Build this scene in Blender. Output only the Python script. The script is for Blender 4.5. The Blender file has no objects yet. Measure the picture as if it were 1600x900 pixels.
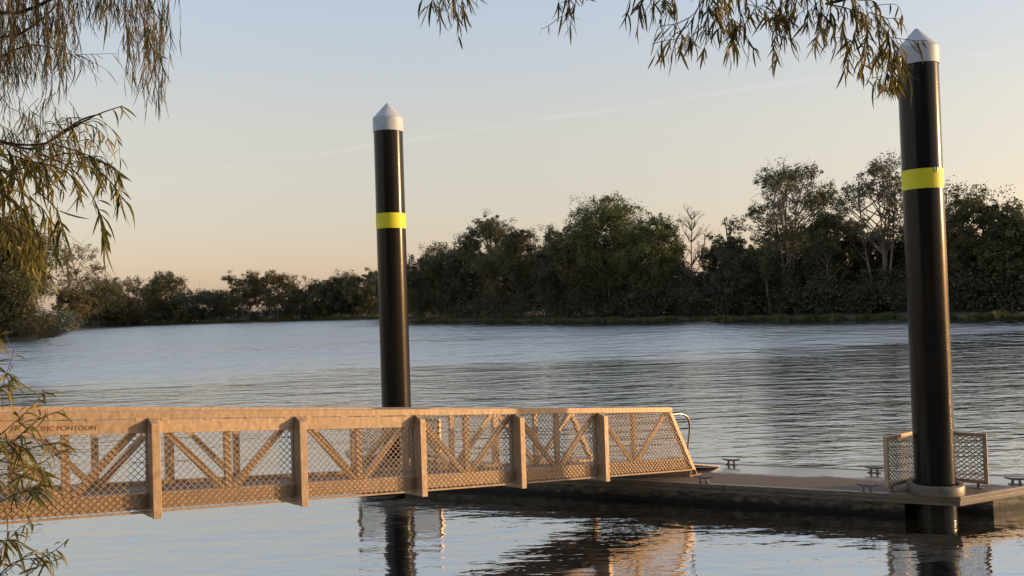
import bpy, math, random
import numpy as np
from mathutils import Vector, Matrix, Quaternion

random.seed(7)
RNG = np.random.default_rng(11)
R = math.radians
scene = bpy.context.scene
COL = scene.collection

# ------------------------------------------------------------------ camera
F_PX, CAM_H = 1300.0, 3.5
PITCH = math.atan(24 / 1300.0)
ROLL = R(1.87)
CAM = Vector((0, 0, CAM_H))
fw = Vector((0, math.cos(PITCH), math.sin(PITCH)))
up0 = Vector((0, -math.sin(PITCH), math.cos(PITCH)))
rt0 = Vector((1, 0, 0))
rt = rt0 * math.cos(ROLL) - up0 * math.sin(ROLL)
up = rt0 * math.sin(ROLL) + up0 * math.cos(ROLL)
cd = bpy.data.cameras.new('camera')
cd.sensor_width = 36
cd.lens = 36 * F_PX / 1600
cd.clip_start, cd.clip_end = 0.1, 30000
cam = bpy.data.objects.new('camera', cd)
COL.objects.link(cam)
cam.matrix_world = Matrix(((rt.x, up.x, -fw.x, 0), (rt.y, up.y, -fw.y, 0), (rt.z, up.z, -fw.z, CAM_H), (0, 0, 0, 1)))
scene.camera = cam


def ray(px, py):
    return (fw + rt * ((px - 800) / F_PX) - up * ((py - 450) / F_PX))


def at(px, py, Y):                      # point of the sight line at world distance Y
    d = ray(px, py)
    return CAM + d * (Y / d.y)


# ------------------------------------------------------------------ helpers
class MB:
    """Collects shapes and links them as ONE mesh object."""

    def __init__(s):
        s.v, s.f, s.sm = [], [], []

    def add(s, vs, fs, smooth=False):
        o = len(s.v)
        s.v += [tuple(v) for v in vs]
        s.f += [tuple(i + o for i in f) for f in fs]
        s.sm += [smooth] * len(fs)
        return s

    def hexa(s, p):                     # 8 corners: 0-3 bottom loop, 4-7 top loop
        return s.add(p, [(3, 2, 1, 0), (4, 5, 6, 7), (0, 1, 5, 4), (1, 2, 6, 5), (2, 3, 7, 6), (3, 0, 4, 7)])

    def bar(s, a, b, w, h, upv=Vector((0, 0, 1))):
        a, b = Vector(a), Vector(b)
        d = (b - a).normalized()
        x = d.cross(upv)
        if x.length < 1e-6:
            x = d.cross(Vector((1, 0, 0)))
        x.normalize()
        z = x.cross(d)
        x, z = x * w / 2, z * h / 2
        return s.hexa([a - x - z, a + x - z, b + x - z, b - x - z, a - x + z, a + x + z, b + x + z, b - x + z])

    def tube(s, pts, r, n=8, caps=True, smooth=True):
        pts = [Vector(p) for p in pts]
        rs = r if isinstance(r, (list, tuple)) else [r] * len(pts)
        rings, prev = [], None
        for i, p in enumerate(pts):
            d = (pts[min(i + 1, len(pts) - 1)] - pts[max(i - 1, 0)]).normalized()
            if prev is None:
                x = d.cross(Vector((0, 0, 1)))
                if x.length < 1e-3:
                    x = d.cross(Vector((1, 0, 0)))
            else:
                x = prev - d * prev.dot(d)
            x.normalize()
            prev = x
            y = d.cross(x)
            rings.append([p + (x * math.cos(2 * math.pi * k / n) + y * math.sin(2 * math.pi * k / n)) * rs[i] for k in range(n)])
        vs = [v for g in rings for v in g]
        fs = []
        for i in range(len(pts) - 1):
            for k in range(n):
                a, b = i * n + k, i * n + (k + 1) % n
                fs.append((a, b, b + n, a + n))
        s.add(vs, fs, smooth)
        if caps:
            s.add(rings[0], [tuple(range(n - 1, -1, -1))])
            s.add(rings[-1], [tuple(range(n))])
        return s

    def lathe(s, c, prof, n=40, smooth=True):   # prof: (radius, z), open or closed by r=0
        vs, fs = [], []
        c = Vector(c)
        m = len(prof)
        for k in range(n):
            a = 2 * math.pi * k / n
            for r_, z in prof:
                vs.append(c + Vector((r_ * math.cos(a), r_ * math.sin(a), z)))
        for k in range(n):
            k2 = (k + 1) % n
            for j in range(m - 1):
                fs.append((k * m + j, k2 * m + j, k2 * m + j + 1, k * m + j + 1))
        return s.add(vs, fs, smooth)

    def lathe_sharp(s, c, prof, n=64):   # every profile segment its own smooth strip, so rims stay crisp
        for i in range(len(prof) - 1):
            s.lathe(c, prof[i:i + 2], n)
        return s

    def prism(s, poly, z0, z1):
        n = len(poly)
        vs = [(p[0], p[1], z0) for p in poly] + [(p[0], p[1], z1) for p in poly]
        fs = [tuple(range(n - 1, -1, -1)), tuple(range(n, 2 * n))]
        for i in range(n):
            j = (i + 1) % n
            fs.append((i, j, j + n, i + n))
        return s.add(vs, fs)

    def build(s, name, mat, parent=None, bevel=0):
        me = bpy.data.meshes.new(name)
        me.from_pydata(s.v, [], s.f)
        me.polygons.foreach_set('use_smooth', s.sm)
        me.materials.append(mat)
        me.update()
        o = bpy.data.objects.new(name, me)
        COL.objects.link(o)
        if parent is not None:
            o.parent = parent
            o.location = -parent.location if parent.parent is None else Vector((0, 0, 0))
        if bevel:
            b = o.modifiers.new('bevel', 'BEVEL')
            b.width, b.segments, b.limit_method = bevel, 2, 'ANGLE'
        return o


def quads_object(name, V, mat, parent=None, nv=4):
    """V: (n, nv, 3) array of separate polygons -> one mesh."""
    n = len(V)
    me = bpy.data.meshes.new(name)
    me.vertices.add(n * nv)
    me.vertices.foreach_set('co', V.reshape(-1).astype(np.float32))
    me.loops.add(n * nv)
    me.loops.foreach_set('vertex_index', np.arange(n * nv, dtype=np.int32))
    me.polygons.add(n)
    me.polygons.foreach_set('loop_start', np.arange(0, n * nv, nv, dtype=np.int32))
    me.update(calc_edges=True)
    me.materials.append(mat)
    o = bpy.data.objects.new(name, me)
    COL.objects.link(o)
    if parent is not None:
        o.parent = parent
        o.location = -parent.location
    return o


def tag(o, label=None, cat=None, group=None, kind=None):
    if label:
        o['label'] = label
    if cat:
        o['category'] = cat
    if group:
        o['group'] = group
    if kind:
        o['kind'] = kind
    return o


def empty(name, loc):
    o = bpy.data.objects.new(name, None)
    o.location = loc
    o.empty_display_size = 0.3
    COL.objects.link(o)
    return o


# ------------------------------------------------------------------ materials
def mat(name):
    m = bpy.data.materials.new(name)
    m.use_nodes = True
    nt = m.node_tree
    return m, nt, nt.nodes['Principled BSDF']


def N(nt, t, **kw):
    n = nt.nodes.new(t)
    for k, v in kw.items():
        if k in n.inputs:
            n.inputs[k].default_value = v
        else:
            setattr(n, k, v)
    return n


def noise(nt, scale, detail=4, rough=0.6, vec=None, obj=True):
    n = N(nt, 'ShaderNodeTexNoise')
    n.inputs['Scale'].default_value = scale
    n.inputs['Detail'].default_value = detail
    n.inputs['Roughness'].default_value = rough
    if vec is None:
        tc = N(nt, 'ShaderNodeTexCoord')
        vec = tc.outputs['Object']
    nt.links.new(vec, n.inputs['Vector'])
    return n.outputs['Fac']


def ramp(nt, fac, stops):
    r = N(nt, 'ShaderNodeValToRGB')
    e = r.color_ramp.elements
    while len(e) < len(stops):
        e.new(0.5)
    for el, (p, c) in zip(e, stops):
        el.position = p
        el.color = c if len(c) == 4 else (*c, 1)
    nt.links.new(fac, r.inputs['Fac'])
    return r.outputs['Color']


def stretch(nt, s, geo=False):
    tc = N(nt, 'ShaderNodeNewGeometry') if geo else N(nt, 'ShaderNodeTexCoord')
    mp = N(nt, 'ShaderNodeMapping')
    mp.inputs['Scale'].default_value = s
    nt.links.new(tc.outputs['Position' if geo else 'Object'], mp.inputs['Vector'])
    return mp.outputs['Vector']


def surf(name, c0, c1, scale=6, rough=(0.45, 0.65), metallic=0, bump=0.0, bscale=60, sc=(1, 1, 1), detail=6, p=(0.35, 0.68)):
    m, nt, b = mat(name)
    f = noise(nt, scale, detail, 0.65, stretch(nt, sc))
    nt.links.new(ramp(nt, f, [(p[0], c0), (p[1], c1)]), b.inputs['Base Color'])
    mr = N(nt, 'ShaderNodeMapRange')
    mr.inputs['To Min'].default_value, mr.inputs['To Max'].default_value = rough
    nt.links.new(noise(nt, scale * 2.3, 5), mr.inputs['Value'])
    nt.links.new(mr.outputs['Result'], b.inputs['Roughness'])
    b.inputs['Metallic'].default_value = metallic
    if bump:
        bp = N(nt, 'ShaderNodeBump')
        bp.inputs['Strength'].default_value = bump
        bp.inputs['Distance'].default_value = 0.01
        nt.links.new(noise(nt, bscale, 6), bp.inputs['Height'])
        nt.links.new(bp.outputs['Normal'], b.inputs['Normal'])
    return m


def leaf_mat(name, c0, c1, c2, trans=0.35, scale=0.35, rough=0.5):
    m, nt, b = mat(name)
    g = N(nt, 'ShaderNodeNewGeometry')
    f = noise(nt, scale, 3, 0.6, g.outputs['Position'])
    mx = N(nt, 'ShaderNodeMath', operation='MULTIPLY_ADD')
    nt.links.new(g.outputs['Random Per Island'], mx.inputs[0])
    mx.inputs[1].default_value = 0.45
    nt.links.new(f, mx.inputs[2])
    sb = N(nt, 'ShaderNodeMath', operation='SUBTRACT')
    nt.links.new(mx.outputs[0], sb.inputs[0])
    sb.inputs[1].default_value = 0.22
    col = ramp(nt, sb.outputs[0], [(0.28, c0), (0.5, c1), (0.75, c2)])
    nt.links.new(col, b.inputs['Base Color'])
    b.inputs['Roughness'].default_value = rough
    b.inputs['Specular IOR Level'].default_value = 0.35
    tr = N(nt, 'ShaderNodeBsdfTranslucent')
    nt.links.new(col, tr.inputs['Color'])
    ms = N(nt, 'ShaderNodeMixShader')
    ms.inputs[0].default_value = trans
    nt.links.new(b.outputs[0], ms.inputs[1])
    nt.links.new(tr.outputs[0], ms.inputs[2])
    nt.links.new(ms.outputs[0], nt.nodes['Material Output'].inputs['Surface'])
    return m


M = {}
M['alu'] = surf('weathered aluminium', (0.30, 0.205, 0.125), (0.52, 0.38, 0.255), 22, (0.38, 0.6), 0.3, 0.05, 90, (1, 1, 0.6), p=(0.25, 0.65))
M['alu_mesh'] = surf('mesh aluminium', (0.28, 0.2, 0.13), (0.42, 0.31, 0.22), 15, (0.4, 0.55), 0.25)
M['grate'] = surf('walkway planking', (0.10, 0.075, 0.055), (0.2, 0.15, 0.11), 12, (0.6, 0.8), 0, 0.2, 90)
M['ink'] = surf('dark lettering', (0.10, 0.05, 0.025), (0.16, 0.08, 0.04), 20)
M['steel'] = surf('stainless steel', (0.2, 0.19, 0.18), (0.3, 0.28, 0.26), 10, (0.22, 0.34), 0.9)
M['cleat'] = surf('galvanised cleat', (0.16, 0.13, 0.11), (0.3, 0.25, 0.2), 14, (0.4, 0.6), 0.4)
M['hull'] = surf('weedy shade-toned float concrete', (0.02, 0.017, 0.012), (0.3, 0.25, 0.17), 5, (0.5, 0.75), 0, 0.4, 25, (1, 1, 3))
M['whaler'] = surf('timber whaler', (0.085, 0.062, 0.042), (0.23, 0.17, 0.115), 5, (0.3, 0.5), 0, 0.25, 40, (1, 1, 8))
M['collar'] = surf('grey plastic collar', (0.09, 0.075, 0.06), (0.17, 0.14, 0.11), 8, (0.4, 0.55), 0, 0.1, 40)
M['white_cap'] = surf('white fibreglass cap', (0.40, 0.43, 0.50), (0.52, 0.54, 0.58), 6, (0.45, 0.6))
M['yellow'] = surf('reflective yellow tape', (0.66, 0.6, 0.01), (0.74, 0.7, 0.02), 4, (0.5, 0.62))
M['sleeve'] = surf('black pile sleeve', (0.011, 0.010, 0.010), (0.018, 0.0145, 0.011), 3, (0.17, 0.26), 0, 0.06, 30, (1, 1, 0.4))
M['sleeve'].node_tree.nodes['Principled BSDF'].inputs['Specular IOR Level'].default_value = 0.2
def vary(m, lo=0.9, hi=1.16, streak=True):
    nt_ = m.node_tree
    b_ = nt_.nodes['Principled BSDF']
    src = b_.inputs['Base Color'].links[0].from_socket
    oi = N(nt_, 'ShaderNodeObjectInfo')
    mr_ = N(nt_, 'ShaderNodeMapRange')
    mr_.inputs['To Min'].default_value, mr_.inputs['To Max'].default_value = lo, hi
    nt_.links.new(oi.outputs['Random'], mr_.inputs['Value'])
    st_ = N(nt_, 'ShaderNodeMapRange')
    st_.inputs['From Min'].default_value, st_.inputs['From Max'].default_value = 0.38, 0.6
    st_.inputs['To Min'].default_value, st_.inputs['To Max'].default_value = 0.82, 1.0
    nt_.links.new(noise(nt_, 1.0, 5, 0.7, stretch(nt_, (26, 26, 7))), st_.inputs['Value'])
    ml_ = N(nt_, 'ShaderNodeMath', operation='MULTIPLY')
    nt_.links.new(mr_.outputs['Result'], ml_.inputs[0])
    nt_.links.new(st_.outputs['Result'], ml_.inputs[1])
    sc_ = N(nt_, 'ShaderNodeVectorMath', operation='SCALE')
    nt_.links.new(src, sc_.inputs[0])
    nt_.links.new(ml_.outputs[0], sc_.inputs['Scale'])
    nt_.links.new(sc_.outputs[0], b_.inputs['Base Color'])


def tide(m, z, col):
    nt_ = m.node_tree
    b_ = nt_.nodes['Principled BSDF']
    src = b_.inputs['Base Color'].links[0].from_socket
    g_ = N(nt_, 'ShaderNodeNewGeometry')
    sp_ = N(nt_, 'ShaderNodeSeparateXYZ')
    nt_.links.new(g_.outputs['Position'], sp_.inputs[0])
    ad_ = N(nt_, 'ShaderNodeMath', operation='MULTIPLY_ADD')
    nt_.links.new(noise(nt_, 6, 5, 0.7, g_.outputs['Position']), ad_.inputs[0])
    ad_.inputs[1].default_value = 0.22
    nt_.links.new(sp_.outputs['Z'], ad_.inputs[2])
    mr_ = N(nt_, 'ShaderNodeMapRange')
    mr_.inputs['From Min'].default_value, mr_.inputs['From Max'].default_value = z + 0.08, z + 0.16
    nt_.links.new(ad_.outputs[0], mr_.inputs['Value'])
    mx_ = N(nt_, 'ShaderNodeMix', data_type='RGBA')
    nt_.links.new(mr_.outputs['Result'], mx_.inputs['Factor'])
    mx_.inputs[6].default_value = (*col, 1)
    nt_.links.new(src, mx_.inputs[7])
    nt_.links.new(mx_.outputs[2], b_.inputs['Base Color'])


vary(M['alu'])
tide(M['sleeve'], 0.12, (0.026, 0.024, 0.014))
tide(M['hull'], 0.09, (0.009, 0.009, 0.006))  # weed band; its dark tone also paints the float's shade, paler strip above
for k_, w_, r_ in (('whaler', 0.35, 0.3),):   # splashed wet
    b_ = M[k_].node_tree.nodes['Principled BSDF']
    b_.inputs['Coat Weight'].default_value, b_.inputs['Coat Roughness'].default_value, b_.inputs['Coat IOR'].default_value = w_, r_, 1.6
M['bark'] = surf('grey brown bark', (0.07, 0.05, 0.037), (0.2, 0.155, 0.12), 2.5, (0.8, 0.95), 0, 0.5, 8, (1, 1, 0.3))
M['pale_bark'] = surf('pale smooth bark', (0.11, 0.09, 0.075), (0.26, 0.225, 0.19), 1.6, (0.7, 0.9), 0, 0.2, 8, (1, 1, 0.3))
M['twig'] = surf('dark twig bark', (0.04, 0.026, 0.018), (0.11, 0.07, 0.045), 12, (0.7, 0.9))
M['leaf_olive'] = leaf_mat('olive foliage', (0.055, 0.058, 0.027), (0.095, 0.098, 0.046), (0.15, 0.14, 0.068))
M['leaf_green'] = leaf_mat('green foliage', (0.06, 0.08, 0.024), (0.11, 0.135, 0.042), (0.18, 0.185, 0.068))
M['leaf_brown'] = leaf_mat('bronze foliage', (0.065, 0.057, 0.025), (0.12, 0.10, 0.043), (0.19, 0.15, 0.066))
M['leaf_grey'] = leaf_mat('grey green foliage', (0.06, 0.065, 0.044), (0.10, 0.107, 0.07), (0.16, 0.16, 0.10))
M['leaf_dark'] = leaf_mat('dark foliage', (0.05, 0.056, 0.036), (0.08, 0.086, 0.054), (0.125, 0.125, 0.078))
M['reed'] = leaf_mat('shore grass', (0.04, 0.06, 0.014), (0.075, 0.095, 0.022), (0.15, 0.13, 0.05), 0.3, 0.15)
M['near_leaf'] = leaf_mat('hanging gum leaf', (0.05, 0.052, 0.02), (0.10, 0.092, 0.028), (0.22, 0.155, 0.04), 0.5, 6, 0.4)
M['near_fine'] = leaf_mat('fine weeping leaf', (0.05, 0.05, 0.016), (0.10, 0.088, 0.026), (0.2, 0.145, 0.04), 0.4, 6, 0.45)
M['near_green'] = leaf_mat('young green leaf', (0.085, 0.09, 0.02), (0.17, 0.155, 0.032), (0.32, 0.24, 0.055), 0.45, 6, 0.4)
M['dead_leaf'] = surf('fallen leaf', (0.45, 0.2, 0.08), (0.6, 0.3, 0.12), 20)


def deck_material():
    m, nt, b = mat('grit deck, partly wet')
    sp = noise(nt, 90, 3, 0.7)
    big = noise(nt, 1.3, 5, 0.6)
    base = ramp(nt, sp, [(0.3, (0.11, 0.075, 0.056)), (0.7, (0.2, 0.14, 0.105))])
    wet_n = N(nt, 'ShaderNodeSeparateXYZ')
    tc = N(nt, 'ShaderNodeTexCoord')
    nt.links.new(tc.outputs['Object'], wet_n.inputs[0])
    # distance across the pontoon (object space is world here)
    mulx = N(nt, 'ShaderNodeMath', operation='MULTIPLY')
    mulx.inputs[1].default_value = AN.x
    nt.links.new(wet_n.outputs['X'], mulx.inputs[0])
    muly = N(nt, 'ShaderNodeMath', operation='MULTIPLY_ADD')
    muly.inputs[1].default_value = AN.y
    nt.links.new(wet_n.outputs['Y'], muly.inputs[0])
    nt.links.new(mulx.outputs[0], muly.inputs[2])
    wob = N(nt, 'ShaderNodeMath', operation='MULTIPLY_ADD')
    nt.links.new(big, wob.inputs[0])
    wob.inputs[1].default_value = 0.9
    nt.links.new(muly.outputs[0], wob.inputs[2])
    mr = N(nt, 'ShaderNodeMapRange')
    mr.interpolation_type = 'SMOOTHSTEP'
    mr.inputs['From Min'].default_value = FRONT + 1.36
    mr.inputs['From Max'].default_value = FRONT + 1.58
    nt.links.new(wob.outputs[0], mr.inputs['Value'])
    wet = mr.outputs['Result']
    dk = N(nt, 'ShaderNodeMix', data_type='RGBA')
    nt.links.new(wet, dk.inputs['Factor'])
    nt.links.new(base, dk.inputs[6])
    dk.inputs[7].default_value = (0.10, 0.085, 0.075, 1)
    nt.links.new(dk.outputs[2], b.inputs['Base Color'])
    nt.links.new(wet, b.inputs['Coat Weight'])
    b.inputs['Coat IOR'].default_value = 2.2
    b.inputs['Coat Roughness'].default_value = 0.16
    ro = N(nt, 'ShaderNodeMapRange')
    ro.inputs['To Min'].default_value, ro.inputs['To Max'].default_value = 0.75, 0.2
    nt.links.new(wet, ro.inputs['Value'])
    nt.links.new(ro.outputs['Result'], b.inputs['Roughness'])
    bp = N(nt, 'ShaderNodeBump')
    bp.inputs['Distance'].default_value = 0.004
    st = N(nt, 'ShaderNodeMapRange')
    st.inputs['To Min'].default_value, st.inputs['To Max'].default_value = 0.6, 0.05
    nt.links.new(wet, st.inputs['Value'])
    nt.links.new(st.outputs['Result'], bp.inputs['Strength'])
    nt.links.new(sp, bp.inputs['Height'])
    nt.links.new(bp.outputs['Normal'], b.inputs['Normal'])
    return m


def water_material():
    m, nt, b = mat('river water')
    b.inputs['Base Color'].default_value = (0.012, 0.012, 0.010, 1)
    b.inputs['IOR'].default_value = 10.0
    g = N(nt, 'ShaderNodeNewGeometry')
    sep = N(nt, 'ShaderNodeSeparateXYZ')
    nt.links.new(g.outputs['Position'], sep.inputs[0])
    # wind: calm in the lee by this bank and under the far wood, ruffled out on the open river
    def math_(op, x, y=None, z=None):
        q = N(nt, 'ShaderNodeMath', operation=op)
        for i, v in enumerate((x, y, z)):
            if v is None:
                continue
            if isinstance(v, (int, float)):
                q.inputs[i].default_value = v
            else:
                nt.links.new(v, q.inputs[i])
        return q.outputs[0]

    def sstep(v, lo, hi, v0=0.0, v1=1.0):
        q = N(nt, 'ShaderNodeMapRange')
        q.interpolation_type = 'SMOOTHSTEP'
        q.inputs['From Min'].default_value, q.inputs['From Max'].default_value = lo, hi
        q.inputs['To Min'].default_value, q.inputs['To Max'].default_value = v0, v1
        nt.links.new(v, q.inputs['Value'])
        return q.outputs['Result']

    X_, Y_ = sep.outputs['X'], sep.outputs['Y']
    pn = noise(nt, 1.0, 5, 0.6, stretch(nt, (0.022, 0.06, 1), True))
    near_edge = sstep(math_('ADD', math_('MULTIPLY_ADD', pn, 46, Y_), math_('MULTIPLY', X_, -0.25)), 66, 78)
    lee = sstep(math_('MULTIPLY_ADD', pn, 30, math_('MULTIPLY_ADD', X_, 1.05, Y_)), 136, 152, 1.0, 0.22)
    left = sstep(X_, -45, -12, 1.0, 0.0)
    lee = math_('MAXIMUM', lee, left)
    gust = sstep(noise(nt, 1.0, 4, 0.6, stretch(nt, (0.03, 0.10, 1), True)), 0.3, 0.62, 0.55, 1.0)
    W = math_('MULTIPLY', math_('MULTIPLY', near_edge, lee), gust)
    ro = N(nt, 'ShaderNodeMapRange')
    ro.inputs['To Min'].default_value, ro.inputs['To Max'].default_value = 0.03, 0.27
    nt.links.new(W, ro.inputs['Value'])
    nt.links.new(ro.outputs['Result'], b.inputs['Roughness'])
    # long swell, wind ripples and fine chop; the lee by the bank is calmer
    def band(lo, hi, v0, v1):
        q = N(nt, 'ShaderNodeMapRange')
        q.interpolation_type = 'SMOOTHSTEP'
        q.inputs['From Min'].default_value, q.inputs['From Max'].default_value = lo, hi
        q.inputs['To Min'].default_value, q.inputs['To Max'].default_value = v0, v1
        nt.links.new(sep.outputs['Y'], q.inputs['Value'])
        return q.outputs['Result']

    hs = None
    for sc_, det, amp in (((0.42, 0.34, 1), 3, band(36, 90, 0.0, 6.0)), ((0.14, 0.36, 1), 2, band(15, 45, 0.14, 0.9)),
                          ((0.5, 1.15, 1), 3, band(12, 34, 0.10, 0.58)), ((1.3, 3.4, 1), 3, band(11, 32, 0.10, 0.2)), ((4.0, 10.0, 1), 2, band(12, 30, 0.016, 0.028))):
        nn = noise(nt, 1.0, det, 0.5, stretch(nt, sc_, True))
        q = N(nt, 'ShaderNodeMath', operation='MULTIPLY_ADD')
        nt.links.new(nn, q.inputs[0])
        nt.links.new(amp, q.inputs[1])
        if hs is None:
            q.inputs[2].default_value = 0
        else:
            nt.links.new(hs.outputs[0], q.inputs[2])
        hs = q
    # ruffled water shows mostly the wave faces turned to the near bank
    tv = N(nt, 'ShaderNodeCombineXYZ')
    nt.links.new(math_('MULTIPLY_ADD', W, -0.115, sstep(Y_, 14, 40, 0.0, -0.018)), tv.inputs['Y'])
    tv.inputs['Z'].default_value = 1
    tn_ = N(nt, 'ShaderNodeVectorMath', operation='NORMALIZE')
    nt.links.new(tv.outputs[0], tn_.inputs[0])
    bp = N(nt, 'ShaderNodeBump')
    bp.inputs['Strength'].default_value = 1.0
    bp.inputs['Distance'].default_value = 0.16
    nt.links.new(tn_.outputs[0], bp.inputs['Normal'])
    nt.links.new(hs.outputs[0], bp.inputs['Height'])
    nt.links.new(bp.outputs['Normal'], b.inputs['Normal'])
    return m


# ------------------------------------------------------------------ light
SUN_AZ, SUN_EL = 87.5, 7.5              # azimuth clockwise from +Y
w = bpy.data.worlds.new('World')
scene.world = w
w.use_nodes = True
nt = w.node_tree
sky = nt.nodes.new('ShaderNodeTexSky')
sky.sky_type = 'NISHITA'
sky.sun_disc = False
sky.sun_elevation, sky.sun_rotation = R(SUN_EL), R(SUN_AZ)
sky.air_density, sky.dust_density, sky.ozone_density = 1.0, 1.6, 1.3
sky.altitude = 0
bg = nt.nodes['Background']
bg.inputs['Strength'].default_value = 0.15
tn = N(nt, 'ShaderNodeMix', data_type='RGBA', blend_type='MULTIPLY')
tn.inputs['Factor'].default_value = 1
nt.links.new(sky.outputs[0], tn.inputs[6])
tn.inputs[7].default_value = (0.46, 0.38, 0.34, 1)
gz = N(nt, 'ShaderNodeSeparateXYZ')
tcw = N(nt, 'ShaderNodeTexCoord')
nt.links.new(tcw.outputs['Generated'], gz.inputs[0])
rr_ = N(nt, 'ShaderNodeMapRange')            # colour gradient by elevation, added to the sky tone
rr_.inputs['From Max'].default_value = 0.5
nt.links.new(gz.outputs['Z'], rr_.inputs['Value'])
veil = ramp(nt, rr_.outputs['Result'], [(0.0, (0.55, 0.40, 0.37)), (0.14, (0.54, 0.425, 0.39)), (0.40, (0.62, 0.555, 0.475)), (0.66, (0.53, 0.59, 0.685)), (1.0, (0.36, 0.43, 0.55))])
ad = N(nt, 'ShaderNodeVectorMath', operation='MULTIPLY_ADD')
nt.links.new(veil, ad.inputs[0])
ad.inputs[1].default_value = (2, 2, 2)
nt.links.new(tn.outputs[2], ad.inputs[2])
# a faint high contrail: a thin great-circle streak of the sky
c_a, c_b = ray(640, 219).normalized(), ray(1560, 80).normalized()
c_n = c_a.cross(c_b).normalized()
dt = N(nt, 'ShaderNodeVectorMath', operation='DOT_PRODUCT')
nt.links.new(tcw.outputs['Generated'], dt.inputs[0])
dt.inputs[1].default_value = c_n
wb = N(nt, 'ShaderNodeMath', operation='MULTIPLY_ADD')
nt.links.new(noise(nt, 5, 3, 0.6, tcw.outputs['Generated']), wb.inputs[0])
wb.inputs[1].default_value = 0.012
wb.inputs[2].default_value = -0.006
sm = N(nt, 'ShaderNodeMath', operation='ADD')
nt.links.new(dt.outputs['Value'], sm.inputs[0])
nt.links.new(wb.outputs[0], sm.inputs[1])
ab = N(nt, 'ShaderNodeMath', operation='ABSOLUTE')
nt.links.new(sm.outputs[0], ab.inputs[0])
cw = N(nt, 'ShaderNodeMapRange')
cw.interpolation_type = 'SMOOTHSTEP'
cw.inputs['From Min'].default_value, cw.inputs['From Max'].default_value = 0.0005, 0.0042
cw.inputs['To Min'].default_value, cw.inputs['To Max'].default_value = 1.0, 0.0
nt.links.new(ab.outputs[0], cw.inputs['Value'])
br = N(nt, 'ShaderNodeMapRange')
br.inputs['From Min'].default_value, br.inputs['From Max'].default_value = 0.35, 0.65
br.inputs['To Min'].default_value, br.inputs['To Max'].default_value = 0.02, 0.10
nt.links.new(noise(nt, 9, 4, 0.6, tcw.outputs['Generated']), br.inputs['Value'])
cf = N(nt, 'ShaderNodeMath', operation='MULTIPLY')
nt.links.new(cw.outputs['Result'], cf.inputs[0])
nt.links.new(br.outputs['Result'], cf.inputs[1])
up_ = N(nt, 'ShaderNodeMapRange')
up_.inputs['From Min'].default_value, up_.inputs['From Max'].default_value = 0.12, 0.2
nt.links.new(gz.outputs['Z'], up_.inputs['Value'])
cg = N(nt, 'ShaderNodeMath', operation='MULTIPLY')
nt.links.new(cf.outputs[0], cg.inputs[0])
nt.links.new(up_.outputs['Result'], cg.inputs[1])
cl = N(nt, 'ShaderNodeMix', data_type='RGBA')
nt.links.new(cg.outputs[0], cl.inputs['Factor'])
nt.links.new(ad.outputs[0], cl.inputs[6])
cl.inputs[7].default_value = (3.0, 2.8, 2.55, 1)
nt.links.new(cl.outputs[2], bg.inputs['Color'])
sl = bpy.data.lights.new('sun', 'SUN')
sl.energy, sl.angle, sl.color = 2.1, R(0.5), (1.0, 0.66, 0.34)
so = bpy.data.objects.new('sun', sl)
COL.objects.link(so)
sd = Vector((math.sin(R(SUN_AZ)) * math.cos(R(SUN_EL)), math.cos(R(SUN_AZ)) * math.cos(R(SUN_EL)), math.sin(R(SUN_EL))))
so.rotation_euler = sd.to_track_quat('Z', 'Y').to_euler()
so.location = sd * 60
vs = scene.view_settings
vs.view_transform, vs.look, vs.gamma, vs.exposure = 'Standard', 'None', 1, 1.2
vs.use_curve_mapping = False
scene.render.engine = 'CYCLES'
scene.cycles.use_denoising = True
scene.cycles.denoising_prefilter = 'ACCURATE'
scene.cycles.max_bounces = 8
scene.cycles.transparent_max_bounces = 8

# ------------------------------------------------------------------ terrain and river
AZ_D = [(-180, 900), (-75, 500), (-50, 260), (-36, 190), (-30.2, 168), (-28.6, 190), (-27.5, 300), (-24, 320), (-21, 303), (-14, 285), (-9, 262),
        (-7.4, 205), (-6.5, 190), (-3, 170), (1, 150), (5, 138), (9, 130), (15, 122), (21, 116), (28, 110), (32, 108), (40, 118), (52, 190), (70, 420), (180, 900)]
azs, ads = np.array([a for a, _ in AZ_D], float), np.array([d for _, d in AZ_D], float)


def shore(az):
    return np.interp(az, azs, ads)


def near_bank(az):                      # distance at which the bank under the camera meets the water
    a = np.abs(az)
    base = 6.2 + np.where(az < -30, (-(az) - 30) * 0.10, 0)
    return np.where(a > 62, base + (a - 62) ** 1.5 * 0.6, base)


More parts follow.
